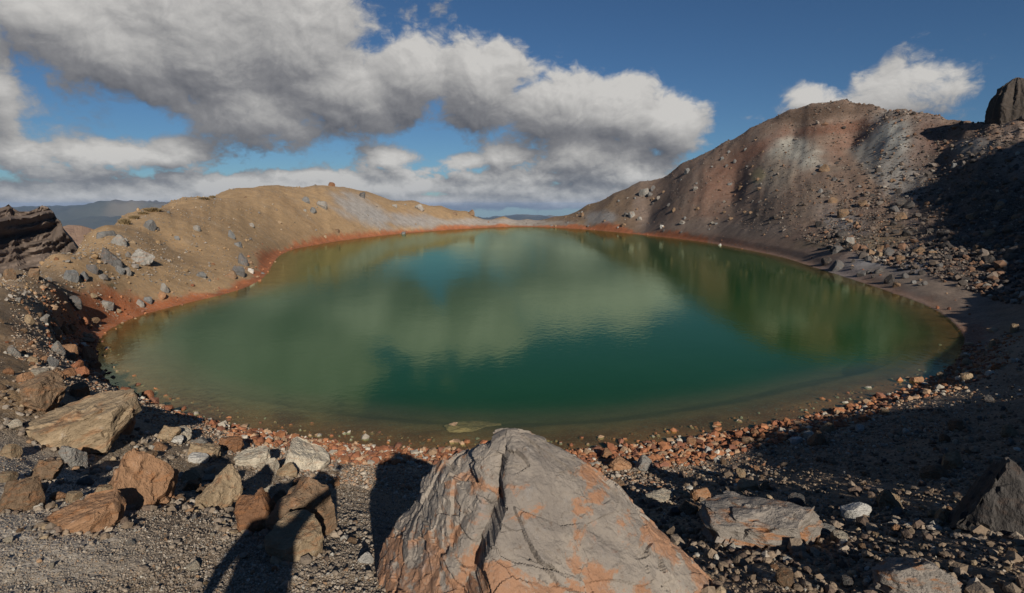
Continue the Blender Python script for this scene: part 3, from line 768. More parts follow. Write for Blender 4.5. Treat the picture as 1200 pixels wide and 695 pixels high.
# ------------------------------------------------------------------ smaller stones scattered over each slope
def scatter(n, box, sizes, cols, label, group, name='stone', accept=None, seed=1, flat=.8):
    r = random.Random(seed); c_ = 0; tries = 0
    while c_ < n and tries < n * 30:
        tries += 1
        px, py = r.uniform(box[0], box[2]), r.uniform(box[1], box[3])
        if accept and not accept(px, py): continue
        g = hit(px, py)
        if g is None or math.hypot(g[0], g[1]) > 150: continue
        if float(sdist([g[0]], [g[1]])[0]) < .15: continue
        w = min(sizes[1], sizes[0] * (1 - r.random()) ** -.55)
        dist = g[1]
        if any(math.hypot(g[0] - a, g[1] - b) < (q + w * dist / FPX) * .5 for a, b, q in ROCKS): continue
        o = rock(name, px, py, w, w * r.uniform(.55, .95) * (flat / .8), r.choice(cols), label, 'stone', group)
        if o: c_ += 1
land_left = lambda px, py: py > np.interp(px, [0, 60, 140, 200, 260, 375, 480, 620], [335, 303, 262, 242, 230, 221, 238, 260])
scatter(50, (20, 222, 620, 372), (2.4, 6), ['grey', 'slate', 'grey', 'tan', 'brown', 'rust'], 'small weathered stone among many strewn over the tan hillside', 'stones strewn over the tan hillside', accept=land_left, seed=11)
land_right = lambda px, py: py > np.interp(px, [640, 720, 800, 860, 950, 1060, 1155, 1200], [260, 231, 206, 174, 126, 131, 145, 145])
scatter(64, (630, 150, 900, 275), (2.4, 5.5), ['dkgrey', 'dkgrey', 'brown', 'slate', 'brown', 'grey'], 'small stone among many on the sunlit brown hill flank', 'stones on the sunlit brown hill flank', accept=land_right, seed=12)
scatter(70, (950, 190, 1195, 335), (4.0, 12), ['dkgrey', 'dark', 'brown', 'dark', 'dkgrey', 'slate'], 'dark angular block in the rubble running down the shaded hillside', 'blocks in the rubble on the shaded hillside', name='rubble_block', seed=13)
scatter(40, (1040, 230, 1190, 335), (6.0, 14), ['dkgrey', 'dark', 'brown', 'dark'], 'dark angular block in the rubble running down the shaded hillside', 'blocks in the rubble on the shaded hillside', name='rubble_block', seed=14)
scatter(40, (0, 345, 112, 470), (4.0, 11), ['orange', 'tan', 'brown', 'red', 'rust', 'grey'], 'orange brown stone scattered on the bank beside the narrow end of the lake', 'stones on the bank at the side of the lake', seed=15)
near_right = lambda px, py: py > np.interp(px, [690, 760, 850, 960, 1060, 1130], [545, 535, 520, 497, 468, 430])
scatter(95, (720, 440, 1200, 690), (5.0, 20), ['tan', 'brown', 'grey', 'brown', 'orange', 'pale', 'dkgrey'], 'broken stone strewn on the dark gravel slope by the near bank', 'stones on the dark gravel slope', accept=near_right, seed=16)
near_left = lambda px, py: py > np.interp(px, [0, 120, 200, 330, 420], [480, 470, 500, 525, 540])
jum = ['tan', 'orange', 'pale', 'brown', 'tan', 'rust', 'grey']
scatter(44, (0, 440, 330, 590), (12.0, 36), jum, 'half buried broken rock in the jumble of tan and orange rocks above the beach', 'half buried rocks in the jumble above the beach', name='rock', accept=lambda px, py: py > np.interp(px, [0, 110, 200, 330], [430, 455, 505, 535]) and py < 640 - px * .12, seed=21, flat=.62)
scatter(24, (0, 560, 430, 690), (5.0, 14), ['tan', 'grey', 'orange', 'brown', 'pale'], 'small stone lying loose on the grey gravel slope', 'stones on the grey gravel slope', accept=near_left, seed=17)

# ------------------------------------------------------------------ loose gravel and shingle, far too much to count
vm, t = new_mat('gravel')
ca = t.node('ShaderNodeAttribute', attribute_name='Col').outputs['Color']
pos = t.node('ShaderNodeNewGeometry').outputs['Position']
nf = t.math('MULTIPLY_ADD', t.noise(pos, 30, 4, .6), .9, .55)
c = t.mix(1.0, ca, t.node('ShaderNodeCombineColor', {0: nf, 1: nf, 2: nf}).outputs[0], 'MULTIPLY')
p = principled(t, Base_Color=c, Roughness=.92, Normal=t.bump(t.noise(pos, 60, 3, .6), .5, .02))
p.inputs['Specular IOR Level'].default_value = .2
t.l.new(p.outputs[0], t.out.inputs[0])
bm = bmesh.new(); bmesh.ops.create_icosphere(bm, subdivisions=1, radius=1.0)
ICO_V = np.array([q.co[:] for q in bm.verts]); ICO_F = np.array([[q.index for q in f_.verts] for f_ in bm.faces]); bm.free()
bm = bmesh.new(); bmesh.ops.create_icosphere(bm, subdivisions=2, radius=1.0)
ICO2_V = np.array([q.co[:] for q in bm.verts]); ICO2_F = np.array([[q.index for q in f_.verts] for f_ in bm.faces]); bm.free()

def gravel(name, x, y, size, cols, seed, flat=.65, bury=.15, fine=False):
    r = np.random.default_rng(seed); n_ = len(x)
    BV, BF = (ICO2_V, ICO2_F) if fine else (ICO_V, ICO_F)
    k = len(BV)
    v = BV[None] * r.uniform(.72, 1.2, (n_, k, 1)) if not fine else np.repeat(BV[None], n_, 0)
    if fine:
        for _ in range(7):
            d = r.normal(size=(n_, 1, 3)); d /= np.linalg.norm(d, axis=2, keepdims=True)
            o = r.uniform(.45, .85, (n_, 1))
            e_ = np.maximum((v * d).sum(2) - o, 0)
            v = v - e_[..., None] * d
    sc = np.stack([r.uniform(.7, 1.2, n_), r.uniform(.6, 1.0, n_), r.uniform(.45, .9, n_) * flat / .65], 1)
    v = v * sc[:, None, :]
    # random tumble: yaw fully, pitch a little
    a = r.uniform(0, 6.283, n_); b = r.normal(0, .35, n_)
    cb, sb = np.cos(b)[:, None], np.sin(b)[:, None]
    x1, z1 = v[..., 0] * cb - v[..., 2] * sb, v[..., 0] * sb + v[..., 2] * cb
    ca_, sa = np.cos(a)[:, None], np.sin(a)[:, None]
    vx, vy = x1 * ca_ - v[..., 1] * sa, x1 * sa + v[..., 1] * ca_
    s_ = (size * .5)[:, None]
    z0 = ground(x, y) + size * .5 * (.55 - bury)
    V = np.stack([vx * s_ + x[:, None], vy * s_ + y[:, None], z1 * s_ + z0[:, None]], -1).reshape(-1, 3)
    F = (BF[None] + (np.arange(n_) * k)[:, None, None]).reshape(-1, 3)
    me_ = np_mesh(name, V, F, vm, False)
    pal = np.array([c_ for c_, w_ in cols]); pw = np.array([w_ for c_, w_ in cols]); pw = pw / pw.sum()
    cc = pal[r.choice(len(pal), n_, p=pw)] * r.uniform(.7, 1.25, (n_, 1))
    col_attr(me_, np.repeat(cc, k, 0))
    return tag(link(name, me_), kind='stuff')

def spread(n_, az0, az1, r0, r1, seed, accept):
    r = np.random.default_rng(seed)
    a = R_(az0) + (R_(az1) - R_(az0)) * r.random(n_); d = np.exp(np.log(r0) + np.log(r1 / r0) * r.random(n_))
    x, y = np.sin(a) * d, np.cos(a) * d
    s_ = sdist(x, y)
    k = accept(x, y, s_, d, a)
    return x[k], y[k], s_[k], d[k]
GREY = [((.28, .225, .17), 5), ((.33, .28, .225), 3), ((.22, .175, .135), 4), ((.36, .33, .28), .8), ((.27, .17, .10), .8)]
DARK = [((.21, .155, .108), 5), ((.26, .20, .145), 3), ((.14, .10, .075), 3), ((.30, .225, .145), 1.2), ((.36, .33, .28), .6)]
RED = [((.33, .145, .07), 4), ((.28, .115, .06), 3), ((.36, .235, .145), 3), ((.44, .385, .31), 1.6), ((.21, .095, .06), 2)]
PALE = [((.34, .24, .16), 4), ((.40, .34, .27), 3), ((.30, .16, .09), 3), ((.26, .21, .165), 3)]
TAN = [((.30, .20, .11), 4), ((.25, .22, .19), 3), ((.18, .16, .14), 2), ((.38, .32, .25), 1)]
HILL = [((.15, .115, .09), 4), ((.19, .155, .13), 2), ((.085, .07, .06), 5), ((.28, .25, .21), .8), ((.19, .11, .07), 3)]  # darker debris tones carry the shade of the right hillside
r9 = np.random.default_rng(77)
def lognorm(m, sg, n_, lo, hi): return np.clip(m * np.exp(sg * r9.normal(size=n_)), lo, hi)
cl = lambda x, y, f_, sd: fbm(x * f_, y * f_, 0, 3, sd) + .25 * r9.normal(size=len(x))
x, y, s_, d = spread(90000, -50, 14, 1.6, 14, 1, lambda x, y, s, d, a: (s > 2.2) & (cl(x, y, .8, 201) > -.25) & (r9.random(len(x)) < (ss(-.78, -.45, a) * .85 + .15) * np.where((a < -.42) & (d > 8.5), .25, 1)))
gravel('gravel', x, y, lognorm(.013, .55, len(x), .006, .09), GREY, 1)
x, y, s_, d = spread(70000, 4, 52, 1.6, 26, 2, lambda x, y, s, d, a: (s > 1.5) & (cl(x, y, .6, 205) > -.15))
gravel('gravel', x, y, lognorm(.020, .75, len(x), .007, .18), DARK, 2)
x, y, s_, d = spread(110000, -50, -2, 2.6, 9.5, 21, lambda x, y, s, d, a: s > 2.0)
gravel('gravel', x, y, lognorm(.0095, .35, len(x), .005, .03), GREY, 21, bury=.2)
# shingle along the near waterline: coarse and rusty at the water, finer and paler higher up
x, y, s_, d = spread(90000, -40, 46, 8, 26, 3, lambda x, y, s, d, a: (s > -.75) & (s < 1.5 + .9 * fbm(x * .5, y * .5, 0, 2, 221)) & (r9.random(len(x)) < np.where(s < 0, .10, .75)))
gravel('shingle', x, y, lognorm(.062, .62, len(x), .018, .26), RED, 3, bury=.3)
x, y, s_, d = spread(120000, -42, 46, 7.5, 26, 8, lambda x, y, s, d, a: (s > .8) & (s < 3.4 + 1.2 * fbm(x * .4, y * .4, 0, 2, 225)) & (r9.random(len(x)) < np.where(a > .3, .5, .85)))
gravel('shingle', x, y, lognorm(.026, .55, len(x), .010, .12), PALE, 8, bury=.3)
x, y, s_, d = spread(16000, -44, 44, 24, 145, 4, lambda x, y, s, d, a: (s > -.2) & (s < 1.6) & (cl(x, y, .25, 231) > -.1) & (r9.random(len(x)) < np.where(a > .4, .2, .7)))
gravel('shingle', x, y, lognorm(.11, .55, len(x), .04, .4), RED[:3] + RED[4:], 4)
x, y, s_, d = spread(26000, -46, 2, 20, 145, 5, lambda x, y, s, d, a: (s > 1.5) & (cl(x, y, .12, 211) > .1))
gravel('scree', x, y, lognorm(.085, .6, len(x), .04, .45), TAN, 5)
x, y, s_, d = spread(60000, 2, 50, 28, 140, 6, lambda x, y, s, d, a: (s > 2.5) & (cl(x, y, .10, 215) > np.where(a > .5, -.15, .24)))
gravel('scree', x, y, lognorm(np.where(np.arctan2(x, y) > .42, .16, .11), .6, len(x), .05, .9), HILL, 6, fine=False)

x, y, s_, d = spread(90000, 1, 50, 40, 145, 14, lambda x, y, s, d, a: (s > 2.5) & (cl(x, y, .16, 235) > -.1))
gravel('scree', x, y, lognorm(.075, .55, len(x), .04, .4), HILL, 14)
x, y, s_, d = spread(50000, -46, 2, 24, 145, 15, lambda x, y, s, d, a: (s > 1.2) & (cl(x, y, .2, 237) > -.05))
gravel('scree', x, y, lognorm(.05, .5, len(x), .03, .3), TAN, 15)
# grit piled against the foot of the stones near by
bx, by, bs = [], [], []
for (qx, qy, w_) in ROCKS:
    d_ = math.hypot(qx, qy)
    if d_ > 30: continue
    n_ = int(np.clip(60 * w_ / .3, 10, 90))
    a_ = r9.uniform(0, 6.283, n_); q_ = w_ * r9.uniform(.36, .75, n_)
    bx.append(qx + np.cos(a_) * q_); by.append(qy + w_ * .2 + np.sin(a_) * q_ * .85); bs.append(np.clip(w_ * .09 * np.exp(.6 * r9.normal(size=n_)), .008, .10))
bx, by, bs = map(np.concatenate, (bx, by, bs))
k_ = sdist(bx, by) > .1
gravel('grit', bx[k_], by[k_], bs[k_], GREY + DARK, 12, bury=.25)
# ------------------------------------------------------------------ the huge boulder in front
def px_at(px, py, y0):
    x, y, tt = ray(px, py); k = y0 / y
    return x * k, EYE + tt * k
Y0 = 3.55
Lp = [px_at(a, b, Y0) for a, b in [(595, 504), (586, 510), (570, 522), (546, 539), (513, 562), (487, 584), (470, 618), (450, 646), (432, 668), (436, 690), (446, 730), (450, 800), (480, 860)]]
Rp = [px_at(a, b, Y0) for a, b in [(601, 504), (618, 509), (643, 517), (672, 534), (700, 553), (735, 584), (765, 611), (790, 639), (814, 662), (836, 682), (850, 702), (862, 760), (860, 860)]]
zt = max(Lp[0][1], Rp[0][1]); zb = 1.9
NZ, NP = 330, 620
tz = (np.linspace(0, 1, NZ) ** 1.35)
zz_ = zt + (zb - zt) * tz
LX = np.interp(-zz_, [-p_[1] for p_ in Lp], [p_[0] for p_ in Lp]); RX = np.interp(-zz_, [-p_[1] for p_ in Rp], [p_[0] for p_ in Rp])
ph = np.linspace(0, 2 * math.pi, NP, endpoint=False)
cosp, sinp = np.cos(ph), np.sin(ph)
pw = np.where(sinp > 0, 1.55, .85)[None] + np.where(sinp > 0, 1, 0)[None] * np.interp(tz, [0, .1, .5, 1], [.2, .1, -.15, -.35])[:, None]
cx_ = np.sign(cosp)[None] * np.abs(cosp)[None] ** pw; sy_ = np.sign(sinp)[None] * np.abs(sinp)[None] ** pw
f_ = (.5 + .5 * cx_) ** 1.35                      # an edge runs down the front, a third of the way in from the shaded side
X = LX[:, None] + (RX - LX)[:, None] * f_
front = np.interp(tz, [0, .04, .15, .4, .7, 1], [.02, .16, .42, .82, 1.08, 1.2]); back = np.interp(tz, [0, .06, .3, 1], [.02, .16, .42, .7])
dpt = np.where(sinp[None] > 0, -front[:, None], back[:, None])
Y = Y0 + np.abs(sy_) * dpt
Z = zz_[:, None] + 0 * X
# the front face is made of planes: a broad one towards the right, a second lobe on the left behind a deep notch
fr_ = (sinp[None] > 0) * np.abs(sy_)
row = np.interp(-Z, [-px_at(600, b, Y0 - .4)[1] for b in (500, 545, 590, 620, 700, 800)], [500, 545, 590, 620, 700, 800])
fg = np.interp(row, [505, 540, 590, 620, 695, 760], [.40, .30, .40, .36, .27, .22]) + .02 * perlin(Z * 5, Z * 0 + 1.0, 2.0, 7)
dd = fg - f_
notch = np.where(dd > 0, np.exp(-dd / .11), 0) * ss(-.012, .012, dd) 
amp = .30 * ss(0, .12, tz)[:, None]
Y = Y + fr_ * amp * notch
X = X - fr_ * .02 * notch
# second, shallower vertical cleft on the left lobe
dd2 = (fg - .17) - f_
Y = Y + fr_ * .11 * np.exp(-np.abs(dd2) / .05) * ss(-.012, .008, dd2) * ss(.1, .3, tz)[:, None]
V = np.stack([X, Y, Z], -1)
# broken planes
rb = np.random.default_rng(21)
ctr_ = np.array((X.mean(), Y0 - .1, zz_.mean()))
for nn_, off in [((.62, -.62, .48), .62), ((.35, -.55, .76), .58), ((-.72, -.42, .5), .46), ((-.2, -.85, .5), .62)]:
    nv = np.array(nn_); nv = nv / np.linalg.norm(nv)
    d_ = (V - ctr_) @ nv - off
    V = V - (np.maximum(d_, 0) * .55)[..., None] * nv
du = np.roll(V, -1, 1) - np.roll(V, 1, 1); dv = np.gradient(V, axis=0)
N_ = np.cross(du, dv); N_ /= np.linalg.norm(N_, axis=-1, keepdims=True) + 1e-9
if (N_[NZ // 2, :, 1] * sinp).mean() > 0: N_ = -N_
vx, vy, vz = V[..., 0], V[..., 1], V[..., 2]
q1 = fbm(vx * 1.6, vy * 1.6, vz * 1.6, 4, 301)
tp = ss(.0, .08, tz)[:, None]
V = V + N_ * (.05 * q1 * tp)[..., None]
# strata dip from the upper left to the lower right, so facets are drawn out that way
rot_ = np.array([[math.cos(.5), 0, math.sin(.5)], [0, 1, 0], [-math.sin(.5), 0, math.cos(.5)]])
flat_ = V.reshape(-1, 3) @ rot_; nf_ = N_.reshape(-1, 3) @ rot_
flat_ = chisel(flat_, 71, .50, .07, (.7, 1, 1.5), nf_)
flat_ = chisel(flat_, 72, .22, .11, (.6, 1, 1.6), nf_)
flat_ = chisel(flat_, 73, .08, .12, (.7, 1, 1.4), nf_)
V = (flat_ @ rot_.T).reshape(V.shape)
V = V + N_ * (.010 * fbm(vx * 12, vy * 12, vz * 12, 4, 331))[..., None]
fv = V.reshape(-1, 3)
i_, j_ = np.meshgrid(np.arange(NZ - 1), np.arange(NP), indexing='ij'); j2 = (j_ + 1) % NP
qf = np.stack([i_ * NP + j_, i_ * NP + j2, (i_ + 1) * NP + j2, (i_ + 1) * NP + j_], -1).reshape(-1, 4)
hm_, t = new_mat('weathered boulder')
pos = t.node('ShaderNodeNewGeometry').outputs['Position']
b1_ = t.noise(pos, 1.7, 7, .62); b2_ = t.noise(pos, 7, 8, .66); b3_ = t.noise(t.vmath('MULTIPLY', pos, (1.0, 1.0, 1.8)), 2.4, 7, .64, dist=.5); b4_ = t.noise(pos, 45, 5, .6)
c = t.mix(t.sstep(b1_, .35, .65), (.20, .172, .148, 1), (.31, .265, .22, 1))
zz__ = t.node('ShaderNodeSeparateXYZ', {0: pos}).outputs[2]
c = t.mix(t.math('MULTIPLY', t.sstep(t.math('ADD', t.math('MULTIPLY_ADD', t.math('SUBTRACT', b2_, .5), .45, b3_), t.sstep(zz__, 2.5, 3.6, .09, -.04)), .51, .58), .72), c, (.34, .155, .07, 1))
c = t.mix(t.math('MULTIPLY', t.sstep(b2_, .55, .70), .5), c, (.25, .235, .225, 1))
c = t.mix(t.math('MULTIPLY', t.sstep(b4_, .55, .75), .35), c, (.38, .34, .29, 1))
c = t.mix(t.math('MULTIPLY', t.sstep(t.noise(pos, 12, 6, .7), .58, .68), .6), c, (.15, .105, .075, 1))
h = t.math('ADD', t.math('MULTIPLY', b2_, .05), t.math('MULTIPLY', b4_, .012))
h = t.math('ADD', h, t.math('MULTIPLY', t.noise(pos, 130, 3, .6), .004))
p = principled(t, Base_Color=c, Roughness=.88, Normal=t.bump(h, .85, 1.0)); p.inputs['Specular IOR Level'].default_value = .25
t.l.new(p.outputs[0], t.out.inputs[0])
base_z = float(ground(np.array([ctr_[0]]), np.array([ctr_[1]]))[0])
fv2 = fv - np.array((ctr_[0], ctr_[1], base_z))
top = fv2[:NP].mean(0) + np.array((0, 0, .004))
fv2 = np.concatenate([fv2, [top]])
me = np_mesh('boulder', fv2, qf[:, ::-1], hm_, True)
bm = bmesh.new(); bm.from_mesh(me); bm.verts.ensure_lookup_table()
for k in range(NP): bm.faces.new((bm.verts[NP * NZ], bm.verts[k], bm.verts[(k + 1) % NP])).smooth = True
bmesh.ops.recalc_face_normals(bm, faces=bm.faces[:]); bm.to_mesh(me); bm.free()
me.set_sharp_from_angle(angle=R_(38))
o = link('boulder', me); o.location = (ctr_[0], ctr_[1], base_z)
tag(o, 'huge pointed grey boulder with orange patches and a deep cleft, towering over the near shore', 'boulder')

# ------------------------------------------------------------------ crag, far red hill, rock tower
def ridge_mesh(name, sky, r, base, thick, mat, amp, seed, strata=0.0, ncol=260, nrow=150):
    """a ridge of real depth standing at distance r whose crest follows the given directions"""
    us = np.linspace(0, 1, ncol)
    pxs = np.interp(us, np.linspace(0, 1, len(sky)), [s[0] for s in sky]); pys = np.interp(us, np.linspace(0, 1, len(sky)), [s[1] for s in sky])
    x, y, tt = ray(pxs, pys)
    v = np.linspace(-1, 1, nrow)
    zc = EYE + tt * r
    hgt = 1 - np.abs(v) ** 1.05
    Zr = base + (zc[:, None] - base) * hgt[None]
    rad = r + v[None] * thick * (1 + 0 * us[:, None])
    Xr, Yr = x[:, None] * rad, y[:, None] * rad
    n1_ = fbm(Xr * .035, Yr * .035, Zr * .06, 6, seed, .55)
    lay = Zr - .45 * (Xr * math.cos(.7) + Yr * .1)
    st_ = perlin(lay * .16, lay * 0 + .3, 0.0, seed + 3) + .5 * perlin(lay * .45, n1_, 0.0, seed + 5)
    d = amp * (n1_ * 1.6 + strata * st_)
    rad2 = rad + np.sign(v)[None] * d * .8
    Xr, Yr = x[:, None] * rad2, y[:, None] * rad2
    Zr = Zr + .16 * d * hgt[None] ** .5 * (.35 + .65 * ss(0, .2, np.abs(v)))[None]
    V_ = np.stack([Xr, Yr, Zr], -1).reshape(-1, 3)
    a, b = np.meshgrid(np.arange(ncol - 1), np.arange(nrow - 1), indexing='ij')
    F_ = np.stack([a * nrow + b, (a + 1) * nrow + b, (a + 1) * nrow + b + 1, a * nrow + b + 1], -1).reshape(-1, 4)
    me_ = np_mesh(name, V_, F_, mat, False)
    bm = bmesh.new(); bm.from_mesh(me_); bmesh.ops.recalc_face_normals(bm, faces=bm.faces[:]); bm.to_mesh(me_); bm.free()
    return tag(link(name, me_), kind='structure')
def cliff_mat(name, c1, c2, c3, sc):
    m, t = new_mat(name)
    pos = t.node('ShaderNodeNewGeometry').outputs['Position']
    tl = t.vmath('MULTIPLY', pos, (.4, .4, 1.0))
    n1_ = t.noise(pos, sc, 7, .65); n2_ = t.noise(tl, sc * 2.5, 6, .65, dist=.6)
    c = t.mix(t.sstep(n1_, .35, .65), c1 + (1,), c2 + (1,)); c = t.mix(t.math('MULTIPLY', t.sstep(n2_, .5, .68), .7), c, c3 + (1,))
    p = principled(t, Base_Color=c, Roughness=.95, Normal=t.bump(t.math('ADD', n1_, n2_), 1.0, .6 / sc * .12)); p.inputs['Specular IOR Level'].default_value = .1
    t.l.new(p.outputs[0], t.out.inputs[0]); return m
ridge_mesh('mountain', [(-330, 230), (-220, 222), (-140, 240), (-60, 232), (-20, 246), (0, 243), (6, 241), (10, 238), (15, 243), (22, 246), (34, 246), (42, 243), (49, 239), (56, 241), (61, 247), (66, 254), (71, 258), (74, 265), (84, 277), (95, 292), (112, 318)], 230, -75, 62,
           cliff_mat('crag rock', (.115, .085, .068), (.19, .145, .115), (.065, .052, .045), .05), 13, 401, 1.3, 620, 260)
ridge_mesh('hills', [(20, 280), (60, 268), (80, 262), (95, 263), (112, 268), (130, 275), (170, 292)], 420, -90, 110, cliff_mat('red hill soil', (.20, .125, .09), (.24, .17, .12), (.15, .10, .08), .02), 5, 431, 0.0, 160, 90)

def tower():
    NZ_, NP_ = 90, 130
    xl, yl, zl = at(1157, 141, 84); xr, yr, zr = at(1222, 141, 84); _, _, ztop = at(1182, 91, 84)
    z0 = min(zl, zr) - 2.5
    cx, cy = (xl + xr) / 2, (yl + yr) / 2; hw = math.hypot(xr - xl, yr - yl) / 2
    tt = np.linspace(0, 1, NZ_)
    prof = np.interp(tt, [0, .3, .55, .72, .85, .94, 1], [1.08, 1.0, .97, .85, .68, .40, .06])
    a = np.linspace(0, 2 * math.pi, NP_, endpoint=False)
    cs, sn = np.cos(a), np.sin(a)
    e_ = .75
    U = np.sign(cs) * np.abs(cs) ** e_; Vv = np.sign(sn) * np.abs(sn) ** e_
    X_ = cx + hw * prof[:, None] * U[None] - .12 * hw * tt[:, None]; Y_ = cy + hw * .8 * prof[:, None] * Vv[None]; Z_ = z0 + (ztop - z0) * tt[:, None] + 0 * X_
    col_ = perlin(np.cos(a)[None] * 4 + 0 * Z_, np.sin(a)[None] * 4 + 0 * Z_, Z_ * .12, 3)
    n_ = fbm(X_ * .5, Y_ * .5, Z_ * .3, 5, 441)
    k = 1 + .14 * col_ + .22 * n_ + .06 * np.round(perlin(X_ * .9, Y_ * .9, Z_ * .5, 9) * 3) / 3
    X_ = cx + (X_ - cx) * k; Y_ = cy + (Y_ - cy) * k; Z_ = Z_ + 1.2 * n_ * tt[:, None]
    V_ = np.stack([X_ - cx, Y_ - cy, Z_ - z0], -1).reshape(-1, 3)
    i_, j_ = np.meshgrid(np.arange(NZ_ - 1), np.arange(NP_), indexing='ij'); j2 = (j_ + 1) % NP_
    F_ = np.stack([i_ * NP_ + j_, i_ * NP_ + j2, (i_ + 1) * NP_ + j2, (i_ + 1) * NP_ + j_], -1).reshape(-1, 4)
    me_ = np_mesh('rock_tower', V_, F_, cliff_mat('tower rock', (.05, .042, .036), (.08, .065, .055), (.10, .075, .06), .6), False)
    bm = bmesh.new(); bm.from_mesh(me_); bm.verts.ensure_lookup_table()
    bm.faces.new([bm.verts[(NZ_ - 1) * NP_ + k_] for k_ in range(NP_)])
    bmesh.ops.recalc_face_normals(bm, faces=bm.faces[:]); bm.to_mesh(me_); bm.free()
    o = link('rock_tower', me_); o.location = (cx, cy, z0)
    tag(o, 'dark blocky rock tower standing on the crater rim against the sky', 'rock tower')
tower()

# a pale boulder lying under the water of the near shallows
x_, y_, tt_ = ray(556, 494); r_s = (EYE + .02) / -tt_
me = FINE[4]
o = link('sunken_rock', me); o.scale = (1.5, .9, .40); o.location = (x_ * r_s, y_ * r_s, -.235); o.rotation_euler = (0.05, 0.1, .4)
o.color = (.46, .31, .19, .3)
tag(o, 'pale flat rock lying under the green water near the shore', 'rock')

# ------------------------------------------------------------------ tussocks on the crest of the tan hill
lm, t = new_mat('dry tussock')
oi = t.node('ShaderNodeObjectInfo')
nn = t.noise(t.node('ShaderNodeNewGeometry').outputs['Position'], 6, 3)
c = t.mix(nn, (.15, .11, .055, 1), (.26, .185, .09, 1))
p = principled(t, Base_Color=c, Roughness=.9); t.l.new(p.outputs[0], t.out.inputs[0])
def tussock_mesh(seed):
    r = np.random.default_rng(seed); V_ = []; F_ = []
    for k in range(420):
        a = r.uniform(0, 6.283); rad = .42 * math.sqrt(r.random()); b = np.array((math.cos(a) * rad, math.sin(a) * rad, 0.0))
        L = r.uniform(.45, .95) * (1 - .5 * rad); d = np.array((math.cos(a) * rad * 1.1 + r.normal() * .22, math.sin(a) * rad * 1.1 + r.normal() * .22, 1.0)); d /= np.linalg.norm(d)
        s_ = np.cross(d, r.normal(size=3)); s_ /= np.linalg.norm(s_); s_ *= .035
        m_ = b + d * L * .6; tip = b + d * L + np.array((d[0], d[1], -.25)) * L * .3
        i0 = len(V_); V_ += [b - s_, b + s_, m_ + s_ * .8, m_ - s_ * .8, tip]; F_ += [(i0, i0 + 1, i0 + 2, i0 + 3), (i0 + 3, i0 + 2, i0 + 4, i0 + 4)]
    bm = bmesh.new(); vs_ = [bm.verts.new(v_) for v_ in V_]
    for q in F_:
        bm.faces.new([vs_[i] for i in dict.fromkeys(q)])
    me_ = bpy.data.meshes.new('tussock'); bm.to_mesh(me_); bm.free(); me_.materials.append(lm); return me_
TM = [tussock_mesh(i) for i in range(3)]
for k, (px, py, w, h, lab) in enumerate([(146, 258, 8, 6, 'roundest dry tussock low on the crest of the tan hill'), (157, 253, 7, 4, 'dry tussock beside the roundest one on the crest'),
        (168, 248, 7, 3, 'flat dry tussock midway along the crest of the tan hill'), (180, 244, 12, 4, 'broad dry tussock mat on the crest of the tan hill'),
        (240, 231, 8, 3, 'long dry tussock higher on the crest of the tan hill'), (249, 229, 5, 3, 'small dry tussock highest on the crest of the tan hill')]):
    g = hit(px, py + h * .5 + 1.5)
    if g is None: continue
    d_ = math.hypot(g[0], g[1]); o = link('tussock', TM[k % 3]); o.location = (g[0], g[1], g[2] - .05); W_ = w * d_ / FPX
    o.scale = (W_, W_, h * d_ / FPX * 1.5); o.rotation_euler[2] = k * 1.3
    tag(o, lab, 'tussock', 'dry tussocks on the hill crest')
# ------------------------------------------------------------------ the photographer, whose shadow falls on the near shore
def plain(name, col, rough=.8):
    m, t = new_mat(name)
    nz = t.noise(t.node('ShaderNodeTexCoord').outputs['Object'], 30, 4)
    c = t.mix(nz, tuple(q * .75 for q in col) + (1,), tuple(q * 1.2 for q in col) + (1,))
    p = principled(t, Base_Color=c, Roughness=rough); t.l.new(p.outputs[0], t.out.inputs[0]); return m
def skinned(name, pts, edges, mat, parent, sub=2):
    me_ = bpy.data.meshes.new(name)
    me_.from_pydata([q[:3] for q in pts], edges, [])
    o = bpy.data.objects.new(name, me_); COL.objects.link(o)
    md = o.modifiers.new('skin', 'SKIN'); md.use_smooth_shade = True
    sv = me_.skin_vertices[0].data
    for q, k in zip(pts, sv):
        k.radius = (q[3], q[4] if len(q) > 4 else q[3])
    sv[0].use_root = True
    o.modifiers.new('sub', 'SUBSURF').levels = sub; o.modifiers['sub'].render_levels = sub
    dg = bpy.context.evaluated_depsgraph_get()
    ev = o.evaluated_get(dg); nm = bpy.data.meshes.new_from_object(ev)
    o.modifiers.clear(); o.data = nm
    nm.materials.clear(); nm.materials.append(mat)
    if parent: o.parent = parent
    return o
gz = float(ground(np.array([0.0]), np.array([-.34]))[0])
H_EYE = EYE - gz
k_ = H_EYE / 1.66 * .90
WX = .47 / k_
WZ = H_EYE / k_ - 1.73
def sc_(pts): return [tuple(np.array(q[:3]) * k_) + tuple(r * k_ for r in q[3:]) for q in pts]
body_p = [(0, 0, .96, .12, .10), (0, 0, 1.18, .12, .09), (0, 0, 1.38, .14, .10), (0, .005, 1.50, .058), (0, .02, 1.58, .075, .08), (0, .03, 1.68, .085, .10), (0, .02, 1.77, .07, .085)]
body_e = [(0, 1), (1, 2), (2, 3), (3, 4), (4, 5), (5, 6)]
def add(a, q): body_p.append(q); body_e.append((a, len(body_p) - 1)); return len(body_p) - 1
